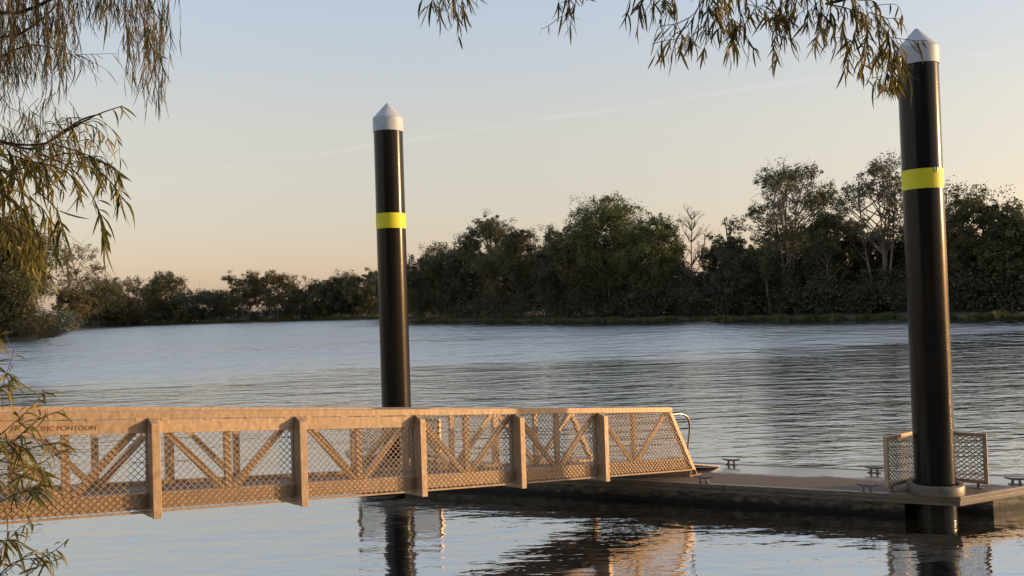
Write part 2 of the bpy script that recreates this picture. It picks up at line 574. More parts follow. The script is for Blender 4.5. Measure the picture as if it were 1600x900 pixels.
def build_ground():
    A = np.unique(np.concatenate([np.linspace(-180, 180, 181), np.linspace(-36, 40, 230)]))[:-1]
    A = np.concatenate([A[A > -180], [180.0]])
    rel = np.concatenate([np.linspace(0.02, 1.6, 14), ])
    vs_, fs_ = [(0, 0, 1.9)], []
    rings = 0
    nrm = np.array([0.15, 0.4, 0.6, 0.8, 0.9, 1.0, 1.15, 1.4])
    far = np.array([-12, -5, -2, -1, 0, 0.6, 1.4, 3, 6, 12, 25, 50, 120, 400, 1500, 5000])
    k = len(nrm) + 3 + len(far)
    rr = np.random.default_rng(5)
    for a in A:
        s, nb = float(shore(a)), float(min(near_bank(a), shore(a) * 0.6))
        ra = R(a)
        wob = 1.2 * math.sin(a * 1.7) + 0.8 * math.sin(a * 4.1 + 1) + 0.4 * math.sin(a * 11)
        s += wob
        prof = []
        for q in nrm:
            r_ = q * nb
            z = 1.9 if q <= 0.15 else 1.9 - (q - 0.15) / 0.85 * 1.9 if q <= 1 else -(q - 1) * 3.0
            prof.append((r_, z + (rr.normal(0, 0.03) if q > 0.2 else 0)))
        for q in (0.2, 0.5, 0.8):
            prof.append((nb * 1.5 + (s - 13 - nb * 1.5) * q, -1.6))
        for d in far:
            z = -1.5 if d <= -5 else d * 0.25 if d < 0 else 0.0 if d == 0 else min(0.9, 0.22 + d * 0.07) + (rr.normal(0, 0.05))
            if d > 100:
                z = 1.0 + d * 0.0005
            prof.append((s + d, z))
        for r_, z in prof:
            vs_.append((r_ * math.sin(ra), r_ * math.cos(ra), z))
    n = len(A)
    for i in range(n):
        j = (i + 1) % n
        a0, b0 = 1 + i * k, 1 + j * k
        fs_.append((0, b0, a0))
        for q in range(k - 1):
            fs_.append((a0 + q, b0 + q, b0 + q + 1, a0 + q + 1))
    mb = MB()
    mb.add(vs_, fs_, True)
    gm = surf('bank soil and grass', (0.035, 0.04, 0.018), (0.09, 0.075, 0.042), 0.4, (0.85, 0.95), 0, 0.6, 3, detail=8)
    return tag(mb.build('ground', gm), 'grassy earth river bank and land beyond the water', 'ground', kind='structure')


build_ground()
mb = MB()
mb.add([(-6000, -200, 0), (6000, -200, 0), (6000, 6000, 0), (-6000, 6000, 0)], [(0, 1, 2, 3)])
tag(mb.build('river', water_material()), 'wide rippled grey blue river mirroring sky and trees', 'river', kind='structure')

# ------------------------------------------------------------------ mooring piles
PR = 0.292
PILE_R = Vector((6.43, 12.9, 0))
PILE_L = Vector((-2.39, 16.7, 0))


def pile(pos, top, band_z, label, torn=False):
    root = empty('mooring_pile', pos)
    tag(root, label, 'mooring pile', 'capped black mooring piles of the pontoon')
    m = MB()
    m.lathe_sharp(pos, [(PR, -3), (PR, top - 0.585), (PR * 0.9, top - 0.585)])
    m.build('shaft', M['sleeve'], root)
    m = MB()
    rc = PR + 0.009
    m.lathe_sharp(pos, [(PR * 0.9, top - 0.60), (rc, top - 0.60), (rc + 0.004, top - 0.595), (rc + 0.004, top - 0.345), (rc + 0.007, top - 0.333), (rc + 0.004, top - 0.322)])
    m.lathe_sharp(pos, [(rc + 0.004, top - 0.322), (0.035, top - 0.02), (0.0, top)])
    m.build('cap', M['white_cap'], root)
    m = MB()
    rb = PR + 0.004
    m.lathe_sharp(pos, [(rb - 0.006, band_z), (rb, band_z), (rb, band_z + 0.305), (rb - 0.006, band_z + 0.305)])
    m.build('reflective_band', M['yellow'], root)
    if torn:
        m = MB()
        a0 = math.atan2(-pos.y, -pos.x) + 0.55
        prev = None
        vs_, fs_ = [], []
        for i in range(7):
            a = a0 + i * 0.045
            r_ = rb + 0.004 + 0.012 * math.sin(i * 1.1) ** 2
            for h in (0.31, 0.25 - 0.03 * math.sin(i * 1.7)):
                vs_.append((pos.x + r_ * math.cos(a), pos.y + r_ * math.sin(a), band_z + h))
        for i in range(6):
            fs_.append((2 * i, 2 * i + 2, 2 * i + 3, 2 * i + 1))
        m.add(vs_, fs_)
        m.build('torn_tape', surf('torn tape backing', (0.2, 0.2, 0.12), (0.5, 0.5, 0.35), 30), root)
    return root


pile(PILE_L, 7.62, 5.07, 'slimmer looking black pile behind the gangway with white cone cap and clean yellow band')
pile(PILE_R, 7.58, 5.05, 'tall black pile rising through the pontoon corner beside two mesh guards, yellow band torn', True)
# ------------------------------------------------------------------ pontoon
ANG = R(-22.3)
AA = Vector((math.cos(ANG), math.sin(ANG), 0))
AN = Vector((-math.sin(ANG), math.cos(ANG), 0))
FRONT, WIDTH, DECK = 14.06, 1.85, 0.38
PA0, PA1 = -9.0, 1.36                   # ends of the front edge along AA


def PP(a, n, z=0):
    v = AA * a + AN * n
    return Vector((v.x, v.y, z))


def outline(inset):
    f, b = FRONT + inset, FRONT + WIDTH - inset
    c = 1.45
    k = inset * 0.414
    return [PP(PA0 + k, f), PP(PA1 - k, f), PP(PA1 + c - inset, f + c - inset + k), PP(PA1 + c - inset, b), PP(PA0 - c + inset, b), PP(PA0 - c + inset, f + c - inset + k)]


pon = empty('pontoon', PP((PA0 + PA1) / 2, FRONT + WIDTH / 2, 0))
tag(pon, 'long low floating pontoon with brown grit deck, timber edge boards and dark float', 'pontoon')
m = MB()
m.prism(outline(0.05), DECK - 0.09, DECK)
m.build('deck', deck_material(), pon)
oo, names = outline(0.0), ['front', 'chamfer', 'end', 'back', 'end', 'chamfer']
for i in range(6):
    a, b = oo[i], oo[(i + 1) % 6]
    d = (b - a).normalized()
    L = (b - a).length
    nrm_in = Vector((-d.y, d.x, 0))
    m = MB()
    pieces = max(1, round(L / 3.6))
    for q in range(pieces):
        p0, p1 = a + d * (L * q / pieces + (0.004 if q else 0.0)), a + d * (L * (q + 1) / pieces - (0.004 if q < pieces - 1 else 0.0))
        for (z0, z1, off) in ((DECK - 0.062, DECK + 0.006, 0.0), (DECK - 0.135, DECK - 0.066, 0.018)):
            o0, o1 = nrm_in * off, nrm_in * (0.085)
            m.hexa([p0 + o0 + Vector((0, 0, z0)), p1 + o0 + Vector((0, 0, z0)), p1 + o1 + Vector((0, 0, z0)), p0 + o1 + Vector((0, 0, z0)),
                    p0 + o0 + Vector((0, 0, z1)), p1 + o0 + Vector((0, 0, z1)), p1 + o1 + Vector((0, 0, z1)), p0 + o1 + Vector((0, 0, z1))])
    m.build('edge_board', M['whaler'], pon, bevel=0.006)
# float: a tapering hull set in from the deck edge, notched where the piles stand
m = MB()
po_t, po_b = outline(0.20), outline(0.34)
n6 = 6
po_t[1], po_t[0] = PP(PA1 - 0.75, FRONT + 0.2), PP(PA0 + 0.75, FRONT + 0.2)
po_b[1], po_b[0] = PP(PA1 - 0.75, FRONT + 0.26), PP(PA0 + 0.75, FRONT + 0.26)
po_t[2] = PP(PA1 + 1.25, FRONT + 1.35)
po_b[2] = PP(PA1 + 1.2, FRONT + 1.36)
ins = [(0, PP(PA1 - 0.75, FRONT + 0.75)), (1, PP(PA1 + 0.42, FRONT + 0.75))]
full_t = [po_t[0], po_t[1], PP(PA1 - 0.75, FRONT + 0.72), PP(PA1 + 0.52, FRONT + 0.72), po_t[2], po_t[3], po_t[4], po_t[5], PP(PA0 - 0.52, FRONT + 0.72), PP(PA0 + 0.75, FRONT + 0.72)]
vs_ = [(p.x, p.y, DECK - 0.092) for p in full_t] + [(p.x, p.y, -0.5) for p in full_t]
nf = len(full_t)
m.add(vs_, [tuple(range(nf - 1, -1, -1)), tuple(range(nf, 2 * nf))] + [(i, i + nf, (i + 1) % nf + nf, (i + 1) % nf) for i in range(nf)])
m.build('float', M['hull'], pon)
for p in (PILE_R, PILE_L):
    m = MB()
    ri, ro_ = PR + 0.02, PR + 0.115
    m.lathe(p, [(ri, DECK + 0.01), (ri, DECK + 0.135), (ri + 0.012, DECK + 0.15), (ro_ - 0.012, DECK + 0.15), (ro_, DECK + 0.135), (ro_, DECK + 0.008)], 48)
    m.build('pile_collar', M['collar'], pon)


def cleat(a, n):
    m = MB()
    c = PP(a, n, DECK)
    z = Vector((0, 0, 1))
    for s in (-1, 1):
        m.hexa([c + AA * (s * 0.055 + i * 0.022) + AN * (j * 0.03) + z * 0.002 for i, j in ((-1, -1), (1, -1), (1, 1), (-1, 1))] +
               [c + AA * (s * 0.045 + i * 0.016) + AN * (j * 0.018) + z * 0.075 for i, j in ((-1, -1), (1, -1), (1, 1), (-1, 1))])
    pts = [c + AA * x + z * h for x, h in ((-0.165, 0.103), (-0.12, 0.095), (-0.05, 0.085), (0.05, 0.085), (0.12, 0.095), (0.165, 0.103))]
    m.tube(pts, [0.01, 0.016, 0.02, 0.02, 0.016, 0.01], 8)
    m.bar(c - AA * 0.11 + z * 0.006, c + AA * 0.11 + z * 0.006, 0.07, 0.01)
    m.build('cleat', M['cleat'], pon)


def on_deck(px, py):
    d = ray(px, py)
    return CAM + d * ((DECK - CAM_H) / d.z)


for px, py in ((1098, 756), (1355, 769), (1143, 726), (1366, 739)):
    p = on_deck(px, py)
    cleat(p.dot(AA), min(max(p.dot(AN), FRONT + 0.13), FRONT + WIDTH - 0.1))
p = on_deck(1589, 758)
cleat(p.dot(AA), p.dot(AN) + 0.05)
cleat(-5.4, FRONT + WIDTH - 0.1)


def wire_mesh(mb, org, ux, uz, W_, H_, pitch, r, kz=1.0, slope=None, n=5, strand=None):
    """Diamond mesh in the panel org + s*ux + h*uz, 0<=s<=W_(h), 0<=h<=H_."""
    def seg(s0, h0, s1, h1):
        a, b = org + ux * s0 + uz * h0, org + ux * s1 + uz * h1
        if strand:                      # expanded metal: flat strands standing on edge
            mb.bar(a, b, strand[0], strand[1], ux.cross(uz))
        else:
            mb.tube([a, b], r, n, False, False)
    smax = W_ if slope is None else W_ + slope[1]
    for sgn in (1, -1):
        c = -math.ceil((H_ / kz) / pitch) * pitch - smax
        while c < smax * 2 + H_ / kz:
            # line s = c + sgn*h/kz
            lo, hi = 0.0, H_
            pts = []
            k = sgn / kz
            # left bound s >= 0
            hs = [lo, hi]
            h0, h1 = lo, hi
            # clip s>=0
            if k > 0:
                h0 = max(h0, -c / k)
            else:
                h1 = min(h1, -c / k)
            # clip s <= W_ + sl*(1-h/H): right edge may slant
            if slope is None:
                if k > 0:
                    h1 = min(h1, (W_ - c) / k)
                else:
                    h0 = max(h0, (W_ - c) / k)
            else:
                sl = slope[1] / H_
                kk = k + sl
                lim = (W_ + slope[1] - c)
                if kk > 0:
                    h1 = min(h1, lim / kk)
                else:
                    h0 = max(h0, lim / kk)
            if h1 - h0 > 0.004:
                seg(c + k * h0, h0, c + k * h1, h1)
            c += pitch


def guard(pile_pos, pts):
    """Chevron guard of two mesh panels round the back of a pile."""
    for i, (e, apex, flip) in enumerate(pts):
        e, apex = Vector(e), Vector(apex)
        d = (apex - e)
        L = d.length
        d.normalize()
        z0, z1 = DECK + 0.07, DECK + 0.86
        Z = Vector((0, 0, 1))
        m = MB()
        s = 0.06
        for q in (0.0, L - s):
            b = e + d * (q + s / 2)
            m.bar(b + Z * z0, b + Z * (z1 + 0.0), s, s, d)
        for z in (z0 + 0.03, z1 - 0.03):
            m.bar(e + d * s + Z * z, e + d * (L - s) + Z * z, s - 0.006, s - 0.004)
        fr = m.build('pile_guard', M['alu'], pon, bevel=0.004)
        for q in (0.14, L - 0.2):
            m = MB()
            c = e + d * q
            m.bar(c + Z * DECK + d * -0.07, c + Z * DECK + d * 0.07, 0.09, 0.02)
            m.bar(c + Z * (DECK + 0.01), c + Z * (z0 + 0.004), 0.04, 0.04, d)
            m.build('foot', M['cleat'], fr)
        m = MB()
        wire_mesh(m, e + d * s + Z * (z0 + 0.058), d, Z, L - 2 * s, z1 - z0 - 0.116, 0.084, 0.0075, 0.8)
        wm = m.build('wire_mesh', M['alu_mesh'], fr)


guard(PILE_R, [((5.70, 12.95, 0), (6.50, 13.52, 0), 0), ((7.30, 12.98, 0), (6.62, 13.44, 0), 1)])
dL = PILE_L - PILE_R
guard(PILE_L, [((-3.22, 16.78, 0), (-2.42, 17.28, 0), 0), ((-1.52, 16.62, 0), (-2.28, 17.2, 0), 1)])

# ------------------------------------------------------------------ gangway
D1 = 9.2
X0 = -568 / 1300 * D1
DY = 0.1135 * D1
DX = DY * 1.2808
gdir2 = Vector((DX, DY, 0)).normalized()
BAY = Vector((DX, DY, 0)).length
gout = Vector((gdir2.y, -gdir2.x, 0))   # towards the camera side
ZB0, ZS = 1.285, -0.165                 # foot line height at t=0 and change per bay
GW = 1.3


def G(t, q, h, far=False):
    """t bays along, q metres outward from the side, h metres above the foot line."""
    p = Vector((X0 + DX * t, D1 + DY * t, ZB0 + ZS * t + h)) + gout * q
    if far:
        p -= gout * GW
        p.z -= 0.05 + 0.012 * t
    return p


T0, T1B, T1T = -2.2, 5.36, 5.03
RAIL_T, RAIL_B = 1.155, 1.070
gw = empty('gangway', G(2, -GW / 2, 0))
tag(gw, 'long sloping aluminium gangway with diamond mesh sides leading down to the pontoon', 'gangway')


def gbox(mb, t0, t1, q0, q1, h0, h1, far=False, t0t=None, t1t=None):
    t0t = t0 if t0t is None else t0t
    t1t = t1 if t1t is None else t1t
    mb.hexa([G(t0, q1, h0, far), G(t1, q1, h0, far), G(t1, q0, h0, far), G(t0, q0, h0, far),
             G(t0t, q1, h1, far), G(t1t, q1, h1, far), G(t1t, q0, h1, far), G(t0t, q0, h1, far)])


def side(far):
    sh = -0.7 if far else 0.0
    so_ = 1 if not far else -1          # outward sign for this side
    def q(a, b):
        return (min(so_ * a, so_ * b), max(so_ * a, so_ * b))
    # top rail
    m = MB()
    gbox(m, T0 + sh, T1T + sh + 0.0, *q(-0.085, 0.012), RAIL_B, RAIL_T, far, None, T1T + sh - 0.01)
    m.build('top_rail', M['alu'], gw, bevel=0.006)
    # bottom chord
    m = MB()
    gbox(m, T0 + sh, T1B - 0.06 + sh, *q(-0.115, -0.04), 0.075, 0.25, far)
    m.build('bottom_chord', M['alu'], gw, bevel=0.005)
    # raking end post
    m = MB()
    gbox(m, T1B - 0.055 + sh, T1B + sh, *q(-0.085, 0.01), 0.05, RAIL_B - 0.003, far, T1T - 0.055 + sh, T1T - 0.004 + sh)
    m.build('end_post', M['alu'], gw, bevel=0.005)
    e = 0.055
    for k in range(-2, 6):
        t = k + sh
        if k < 5:
            # centre upright
            m = MB()
            gbox(m, t + 0.5 - 0.022, t + 0.5 + 0.022, *q(-0.11, -0.05), 0.252, RAIL_B - 0.002, far)
            m.build('upright', M['alu'], gw)
            for s in (-1, 1):
                m = MB()
                tb, tt = t + 0.5 + s * 0.036, t + 0.5 + s * (0.5 - 0.035)
                if k == 4 and s == 1:
                    tt = t + 0.965
                q0, q1 = q(-0.105, -0.055)
                hb, ht = 0.254, RAIL_B - 0.02
                wv = 0.029
                m.hexa([G(tb - wv, q1, hb, far), G(tb + wv, q1, hb, far), G(tb + wv, q0, hb, far), G(tb - wv, q0, hb, far),
                        G(tt - wv, q1, ht, far), G(tt + wv, q1, ht, far), G(tt + wv, q0, ht, far), G(tt - wv, q0, ht, far)])
                m.build('diagonal', M['alu'], gw)
        # inner upright at the post line
        if k < 5:
            m = MB()
            gbox(m, t - 0.03, t + 0.03, *q(-0.115, -0.045), 0.252, RAIL_B - 0.002, far)
            m.build('upright', M['alu'], gw)
        if k < 5 and not far:
            m = MB()                    # outer stiffener post with sloping cap
            hw = 0.044 / BAY
            qa, qb = -0.036, 0.155
            ha, hb = 1.10, 1.03
            m.hexa([G(t - hw, qb, 0.0), G(t + hw, qb, 0.0), G(t + hw, qa, 0.0), G(t - hw, qa, 0.0),
                    G(t - hw, qb, hb), G(t + hw, qb, hb), G(t + hw, qa, ha), G(t - hw, qa, ha)])
            m.build('stiffener_post', M['alu'], gw, bevel=0.004)
        # cross beam under the deck
        if k < 5 and not far:
            m = MB()
            a0, a1 = G(t, -0.02, 0.035), G(t + sh * 0 - 0.0, -GW + 0.02, 0.035 - 0.05 - 0.012 * t)
            m.bar(a0, a1, 0.09, 0.075)
            m.build('cross_beam', M['alu'], gw)


side(False)
side(True)
# fascia boards under the rail, on the upper three bays, with hinges
for k in range(-2, 2):
    m = MB()
    hw = 0.055 / BAY
    gbox(m, k + hw, k + 1 - hw, -0.012, 0.008, RAIL_B - 0.155, RAIL_B - 0.006)
    fb = m.build('fascia_board', M['alu'], gw, bevel=0.003)
    for q in (0.08, 0.36, 0.64, 0.92):
        m = MB()
        gbox(m, k + q - 0.022, k + q + 0.022, 0.009, 0.015, RAIL_B - 0.016, RAIL_B + 0.012)
        m.build('hinge', M['alu'], fb)
    if k == -1:
        # lettering cut into the board
        def letters(txt, t, h, size, shear=0.0, spacing=1.0):
            cu = bpy.data.curves.new('lettering', 'FONT')
            cu.body = txt
            cu.size = size
            cu.shear = shear
            cu.space_character = spacing
            cu.extrude = 0.0012
            ob = bpy.data.objects.new('lettering_tmp', cu)
            COL.objects.link(ob)
            bpy.context.view_layer.update()
            me = bpy.data.meshes.new_from_object(ob.evaluated_get(bpy.context.evaluated_depsgraph_get()))
            bpy.data.objects.remove(ob)
            ux = (G(1, 0, 0) - G(0, 0, 0)).normalized()
            uz = (Vector((0, 0, 1)) - ux * ux.z).normalized()
            uy = ux.cross(-gout).normalized()
            o0 = G(t, 0.0100, h)
            for v in me.vertices:
                v.co = o0 + ux * v.co.x + Vector((0, 0, 1)) * v.co.y + gout * v.co.z
            me.materials.clear()
            me.materials.append(M['ink'])
            ob = bpy.data.objects.new('lettering', me)
            COL.objects.link(ob)
            ob.parent = fb
        letters('PACIFIC PONTOON', -0.715, RAIL_B - 0.108, 0.072, 0, 1.02)
        letters('P', -0.80, RAIL_B - 0.118, 0.10, 0.35)
        letters('P', -0.772, RAIL_B - 0.098, 0.085, 0.35)
# mesh panels, one per bay, on the outer face
for k in range(-2, 5):
    top = RAIL_B - 0.158 if k < 2 else RAIL_B - 0.002
    m = MB()
    hw = 0.055 / BAY
    u = G(1, 0, 0) - G(0, 0, 0)
    z = Vector((0, 0, 1))
    W_ = (1 - 2 * hw) * BAY
    h0 = 0.065
    ux = u / BAY                        # not unit, sheared with the slope, unit in plan
    if k < 4:
        wire_mesh(m, G(k + hw, -0.002, h0), ux, z, W_, top - h0, 0.076, 0.0054, strand=(0.0058, 0.013))
        gbox(m, k + hw, k + 1 - hw, -0.011, 0.012, h0 - 0.022, h0)
    else:
        wtop = (T1T - 0.06 - k - hw) * BAY
        wbot = (T1B - 0.06 - k - hw) * BAY
        wire_mesh(m, G(k + hw, -0.002, h0), ux, z, wtop, top - h0, 0.076, 0.0054, 1.0, (0, wbot - wtop), strand=(0.0058, 0.013))
        gbox(m, k + hw, T1B - 0.06, -0.011, 0.012, h0 - 0.022, h0)
    m.build('mesh_panel', M['alu_mesh'], gw)
# walkway deck
m = MB()
p = [G(T0, -0.09, 0.16), G(T1B - 0.08, -0.09, 0.16), G(T1B - 0.78, 0.09, 0.16, True), G(T0 - 0.7, 0.09, 0.16, True)]
th = Vector((0, 0, 0.045))
m.hexa(p + [v + th for v in p])
m.build('walkway', M['grate'], gw)
# hinged ramp plate down to the pontoon
m = MB()
a, b = G(T1B + 0.005, -0.06, 0.13), G(T1B - 0.695, 0.06, 0.13, True)
dn = (gdir2 * 0.75)
a2, b2 = a + dn, b + dn
a2.z = b2.z = DECK + 0.004
th = Vector((0, 0, 0.014))
m.hexa([a, a2, b2, b] + [v + th for v in (a, a2, b2, b)])
m.build('ramp_plate', M['alu'], gw)
m = MB()                                # landing foot
c = G(T1B - 0.08, 0.04, 0)
c.z = DECK
for s in (-1, 1):
    m.bar(c + gdir2 * (s * 0.09) + Vector((0, 0, 0.012)), c + gdir2 * (s * 0.05) + Vector((0, 0, 0.085)), 0.05, 0.014)
m.bar(c - gdir2 * 0.14 + Vector((0, 0, 0.008)), c + gdir2 * 0.16 + Vector((0, 0, 0.008)), 0.13, 0.012)
m.build('landing_foot', M['alu'], gw)
# stainless grab loop at the end
pts = []
prof = [(T1T - 0.01, 1.02), (T1T + 0.10, 1.035), (T1T + 0.20, 1.02), (T1T + 0.265, 0.95), (T1T + 0.285, 0.82), (T1T + 0.275, 0.68), (T1T + 0.25, 0.5), (T1T + 0.235, 0.34), (T1T + 0.225, 0.3)]
for i in range(len(prof) - 1):
    for s in range(4):
        f = s / 4
        p0, p1, p2, p3 = (np.array(prof[max(0, min(len(prof) - 1, i + j))]) for j in (-1, 0, 1, 2))
        v = 0.5 * (2 * p1 + (p2 - p0) * f + (2 * p0 - 5 * p1 + 4 * p2 - p3) * f * f + (3 * p1 - p0 - 3 * p2 + p3) * f ** 3)
        pts.append(G(v[0], -0.04, v[1]))
m = MB()
m.tube(pts, 0.02, 10)
m.build('grab_rail', M['steel'], gw)

# ------------------------------------------------------------------ far trees
def leaf_quads(C, size, rng, droop=0.5):
    """C: (n,3) centres -> rhombus leaf clusters."""
    n = len(C)
    a = rng.uniform(0, 2 * np.pi, n)
    d = np.stack([np.cos(a), np.sin(a), rng.normal(-droop, 0.55, n)], 1)
    d /= np.linalg.norm(d, axis=1)[:, None]
    e = rng.normal(0, 1, (n, 3))
    e -= d * (e * d).sum(1)[:, None]
    e /= np.linalg.norm(e, axis=1)[:, None]
    L = (size * rng.uniform(0.6, 1.4, n))[:, None]
    Wd = L * rng.uniform(0.3, 0.5, n)[:, None]
    return np.stack([C - d * L * 0.5, C + e * Wd * 0.5, C + d * L * 0.5, C - e * Wd * 0.5], 1)


def curve(a, b, rng, sag=0.12, n=5, lift=0.0):
    a, b = np.array(a, float), np.array(b, float)
    L = np.linalg.norm(b - a)
    off = rng.normal(0, sag * L, 3)
    out = []
    for i in range(n):
        f = i / (n - 1)
        p = a + (b - a) * f + off * math.sin(math.pi * f) * 0.6
        p[2] += lift * L * math.sin(math.pi * f)
        out.append(Vector(p))
    return out


TREE_N = [0]


def tree(name, base, H, Wd, label, leaf, bark='bark', base_frac=0.25, clumps=36, tufts=14, per=44, leafsize=0.34, stems=1, clump_r=0.175,
         top_bias=0.0, lean=0.0, group='trees on the far bank', shape=1.0, cat='tree', depth=None, seed=None):
    TREE_N[0] += 1
    rng = np.random.default_rng((seed if seed is not None else TREE_N[0] * 17) + 3)
    base = Vector(base)
    root = empty(name, base)
    tag(root, label, cat, group)
    b = np.array(base)
    # clump centres through an egg-shaped crown
    z0, z1 = H * base_frac, H
    cz = (z0 + z1) / 2
    rz = (z1 - z0) / 2
    rx = Wd / 2
    ry = (depth or Wd * 0.85) / 2
    cs = []
    while len(cs) < clumps:
        v = rng.normal(0, 1, 3)
        v /= np.linalg.norm(v)
        r_ = rng.uniform(0.45, 1.0) ** 0.6
        z = cz + v[2] * rz * r_ * 0.88
        f = (z - z0) / (z1 - z0)
        taper = (1 - abs(f - 0.5) * 0.5 * shape)
        x = v[0] * rx * r_ * taper * 0.85 + lean * f * H
        y = v[1] * ry * r_ * taper * 0.85
        if rng.random() < top_bias and f < 0.45:
            continue
        cs.append((x, y, z, f))
    mt = MB()
    forks = []
    for s in range(stems):
        a = rng.uniform(0, 6.28)
        sp = 0.0 if stems == 1 else rng.uniform(0.1, 0.3) * rx
        top = b + np.array([math.cos(a) * sp * 1.6 + lean * H * 0.7, math.sin(a) * sp, H * rng.uniform(0.74, 0.86)])
        bs = b + np.array([math.cos(a) * (0.25 if stems > 1 else 0), math.sin(a) * (0.25 if stems > 1 else 0), -0.4])
        pts = curve(bs, top, rng, 0.06, 9)
        r0 = H * (0.0165 if stems == 1 else 0.011)
        mt.tube(pts, [r0 * (1 - 0.78 * i / 8) for i in range(9)], 7)
        forks.append(pts)
    for (x, y, z, f) in cs:
        tgt = b + np.array([x, y, z])
        st = forks[rng.integers(len(forks))]
        hs = max(0.12, (z - abs(x) * 0.8 - abs(y) * 0.5) / H * 0.9) * H
        k = min(range(1, len(st) - 1), key=lambda i: abs(st[i].z - b[2] - hs))
        pts = curve(st[k], tgt, rng, 0.09, 5, 0.05)
        r0 = H * 0.0055
        mt.tube(pts, [r0, r0 * 0.8, r0 * 0.6, r0 * 0.42, r0 * 0.2], 5)
        for _ in range(2):              # fine limbs into the clump
            e = tgt + rng.normal(0, 1, 3) * rx * clump_r * 1.3
            pt = curve(pts[2 + rng.integers(2)], e, rng, 0.1, 4, 0.04)
            mt.tube(pt, [r0 * 0.45, r0 * 0.33, r0 * 0.22, r0 * 0.1], 4)
    mt.build('trunk', M[bark], root)
    # foliage: clumps > tufts > leaves
    cen = np.array([c[:3] for c in cs])
    ncl = len(cen)
    cr = (rx + rz) / 2 * clump_r * 2 * rng.uniform(0.6, 1.25, ncl)
    tc_ = np.repeat(cen, tufts, 0) + rng.normal(0, 0.5, (ncl * tufts, 3)) * np.repeat(cr, tufts)[:, None] * np.array([1, 1, 0.75])
    ts = np.repeat(cr, tufts) * rng.uniform(0.16, 0.36, ncl * tufts)
    P = np.repeat(tc_, per, 0) + np.clip(rng.normal(0, 0.62, (ncl * tufts * per, 3)), -1.25, 1.25) * np.repeat(ts, per)[:, None] * np.array([1, 1, 0.9])
    P = P[P[:, 2] > 0.3] + b
    quads_object('crown', leaf_quads(P, leafsize, rng), M[leaf], root)
    return root


def bank(px, back=3.0):                 # a spot on the far bank, on the sight line of photo column px
    az = math.degrees(math.atan((px - 800) / F_PX * 1.0))
    d = float(shore(az)) + back
    return Vector((d * math.sin(R(az)), d * math.cos(R(az)), 0.5))


def hgt(px, y_top, p):                  # height of a thing standing at p whose top shows at photo row y_top
    t = at(px, y_top, p.y)
    return t.z - p.z


def px2m(n, p):
    return n * p.y / F_PX


def ft(px, y_top, wpx, label, leaf, back=4, name='gum_tree', **k):
    p = bank(px, back)
    H = hgt(px, y_top, p)
    return tree(name, p, H, px2m(wpx * 1.3, p), label, leaf, **k)


LB, IB = 'trees on the far left bank', 'trees on the nearer wooded bank'
# left bank, from the left edge
ft(14, 328, 104, 'big dark drooping tree at the left edge whose foliage hangs down to the water', 'leaf_olive', 6, 'riverside_tree', base_frac=0.04, clumps=90, tufts=18, per=56, clump_r=0.16, group=LB, leafsize=0.4)
ft(122, 366, 72, 'open crowned tree with pale forked trunk standing behind the dark drooping tree', 'leaf_brown', 8, bark='pale_bark', base_frac=0.38, clumps=20, tufts=9, per=30, stems=2, group=LB, leafsize=0.5)
ft(150, 432, 90, 'low dark leafy tree below the open crowned pale tree', 'leaf_olive', 5, 'riverside_tree', base_frac=0.05, clumps=38, group=LB, leafsize=0.5)
ft(198, 428, 98, 'rounded bronze tinted tree touching the water left of the grassy bank', 'leaf_brown', 3, 'riverside_tree', base_frac=0.03, clumps=40, group=LB, leafsize=0.5)
ft(262, 424, 58, 'upright dark tree right of the bronze rounded tree', 'leaf_olive', 8, base_frac=0.1, clumps=38, group=LB, leafsize=0.5)
ft(290, 482, 34, 'small bronze bush on the grassy far bank', 'leaf_brown', 3, 'bush', base_frac=0.02, clumps=12, group=LB, leafsize=0.45, cat='bush')
ft(326, 446, 80, 'dark dome shaped tree behind the strip of bright bank grass', 'leaf_dark', 10, base_frac=0.05, clumps=34, group=LB, leafsize=0.5, shape=0.6)
ft(384, 420, 62, 'tree with several visible brown stems, left half of a tall far clump', 'leaf_brown', 5, base_frac=0.22, clumps=28, stems=3, group=LB, leafsize=0.5)
ft(430, 423, 66, 'tree with drooping dark crown, right half of a tall far clump', 'leaf_brown', 4, base_frac=0.2, clumps=28, stems=2, group=LB, leafsize=0.5)
ft(468, 450, 34, 'narrow low tree in the gap just right of the tall far clump', 'leaf_brown', 3, base_frac=0.05, clumps=14, group=LB, leafsize=0.5)
ft(503, 440, 62, 'low rounded tree starting the even tree line left of the rear pile', 'leaf_olive', 6, base_frac=0.04, clumps=38, group=LB, leafsize=0.5)
ft(533, 424, 52, 'bushy tree in the middle of the even tree line left of the rear pile', 'leaf_olive', 9, base_frac=0.05, clumps=38, group=LB, leafsize=0.5)
ft(572, 418, 56, 'taller feathery tree directly left of the rear pile', 'leaf_olive', 9, base_frac=0.05, clumps=38, group=LB, leafsize=0.5)
ft(618, 408, 60, 'dark tree half hidden behind the rear pile', 'leaf_dark', 9, base_frac=0.05, clumps=38, group=LB, leafsize=0.48)
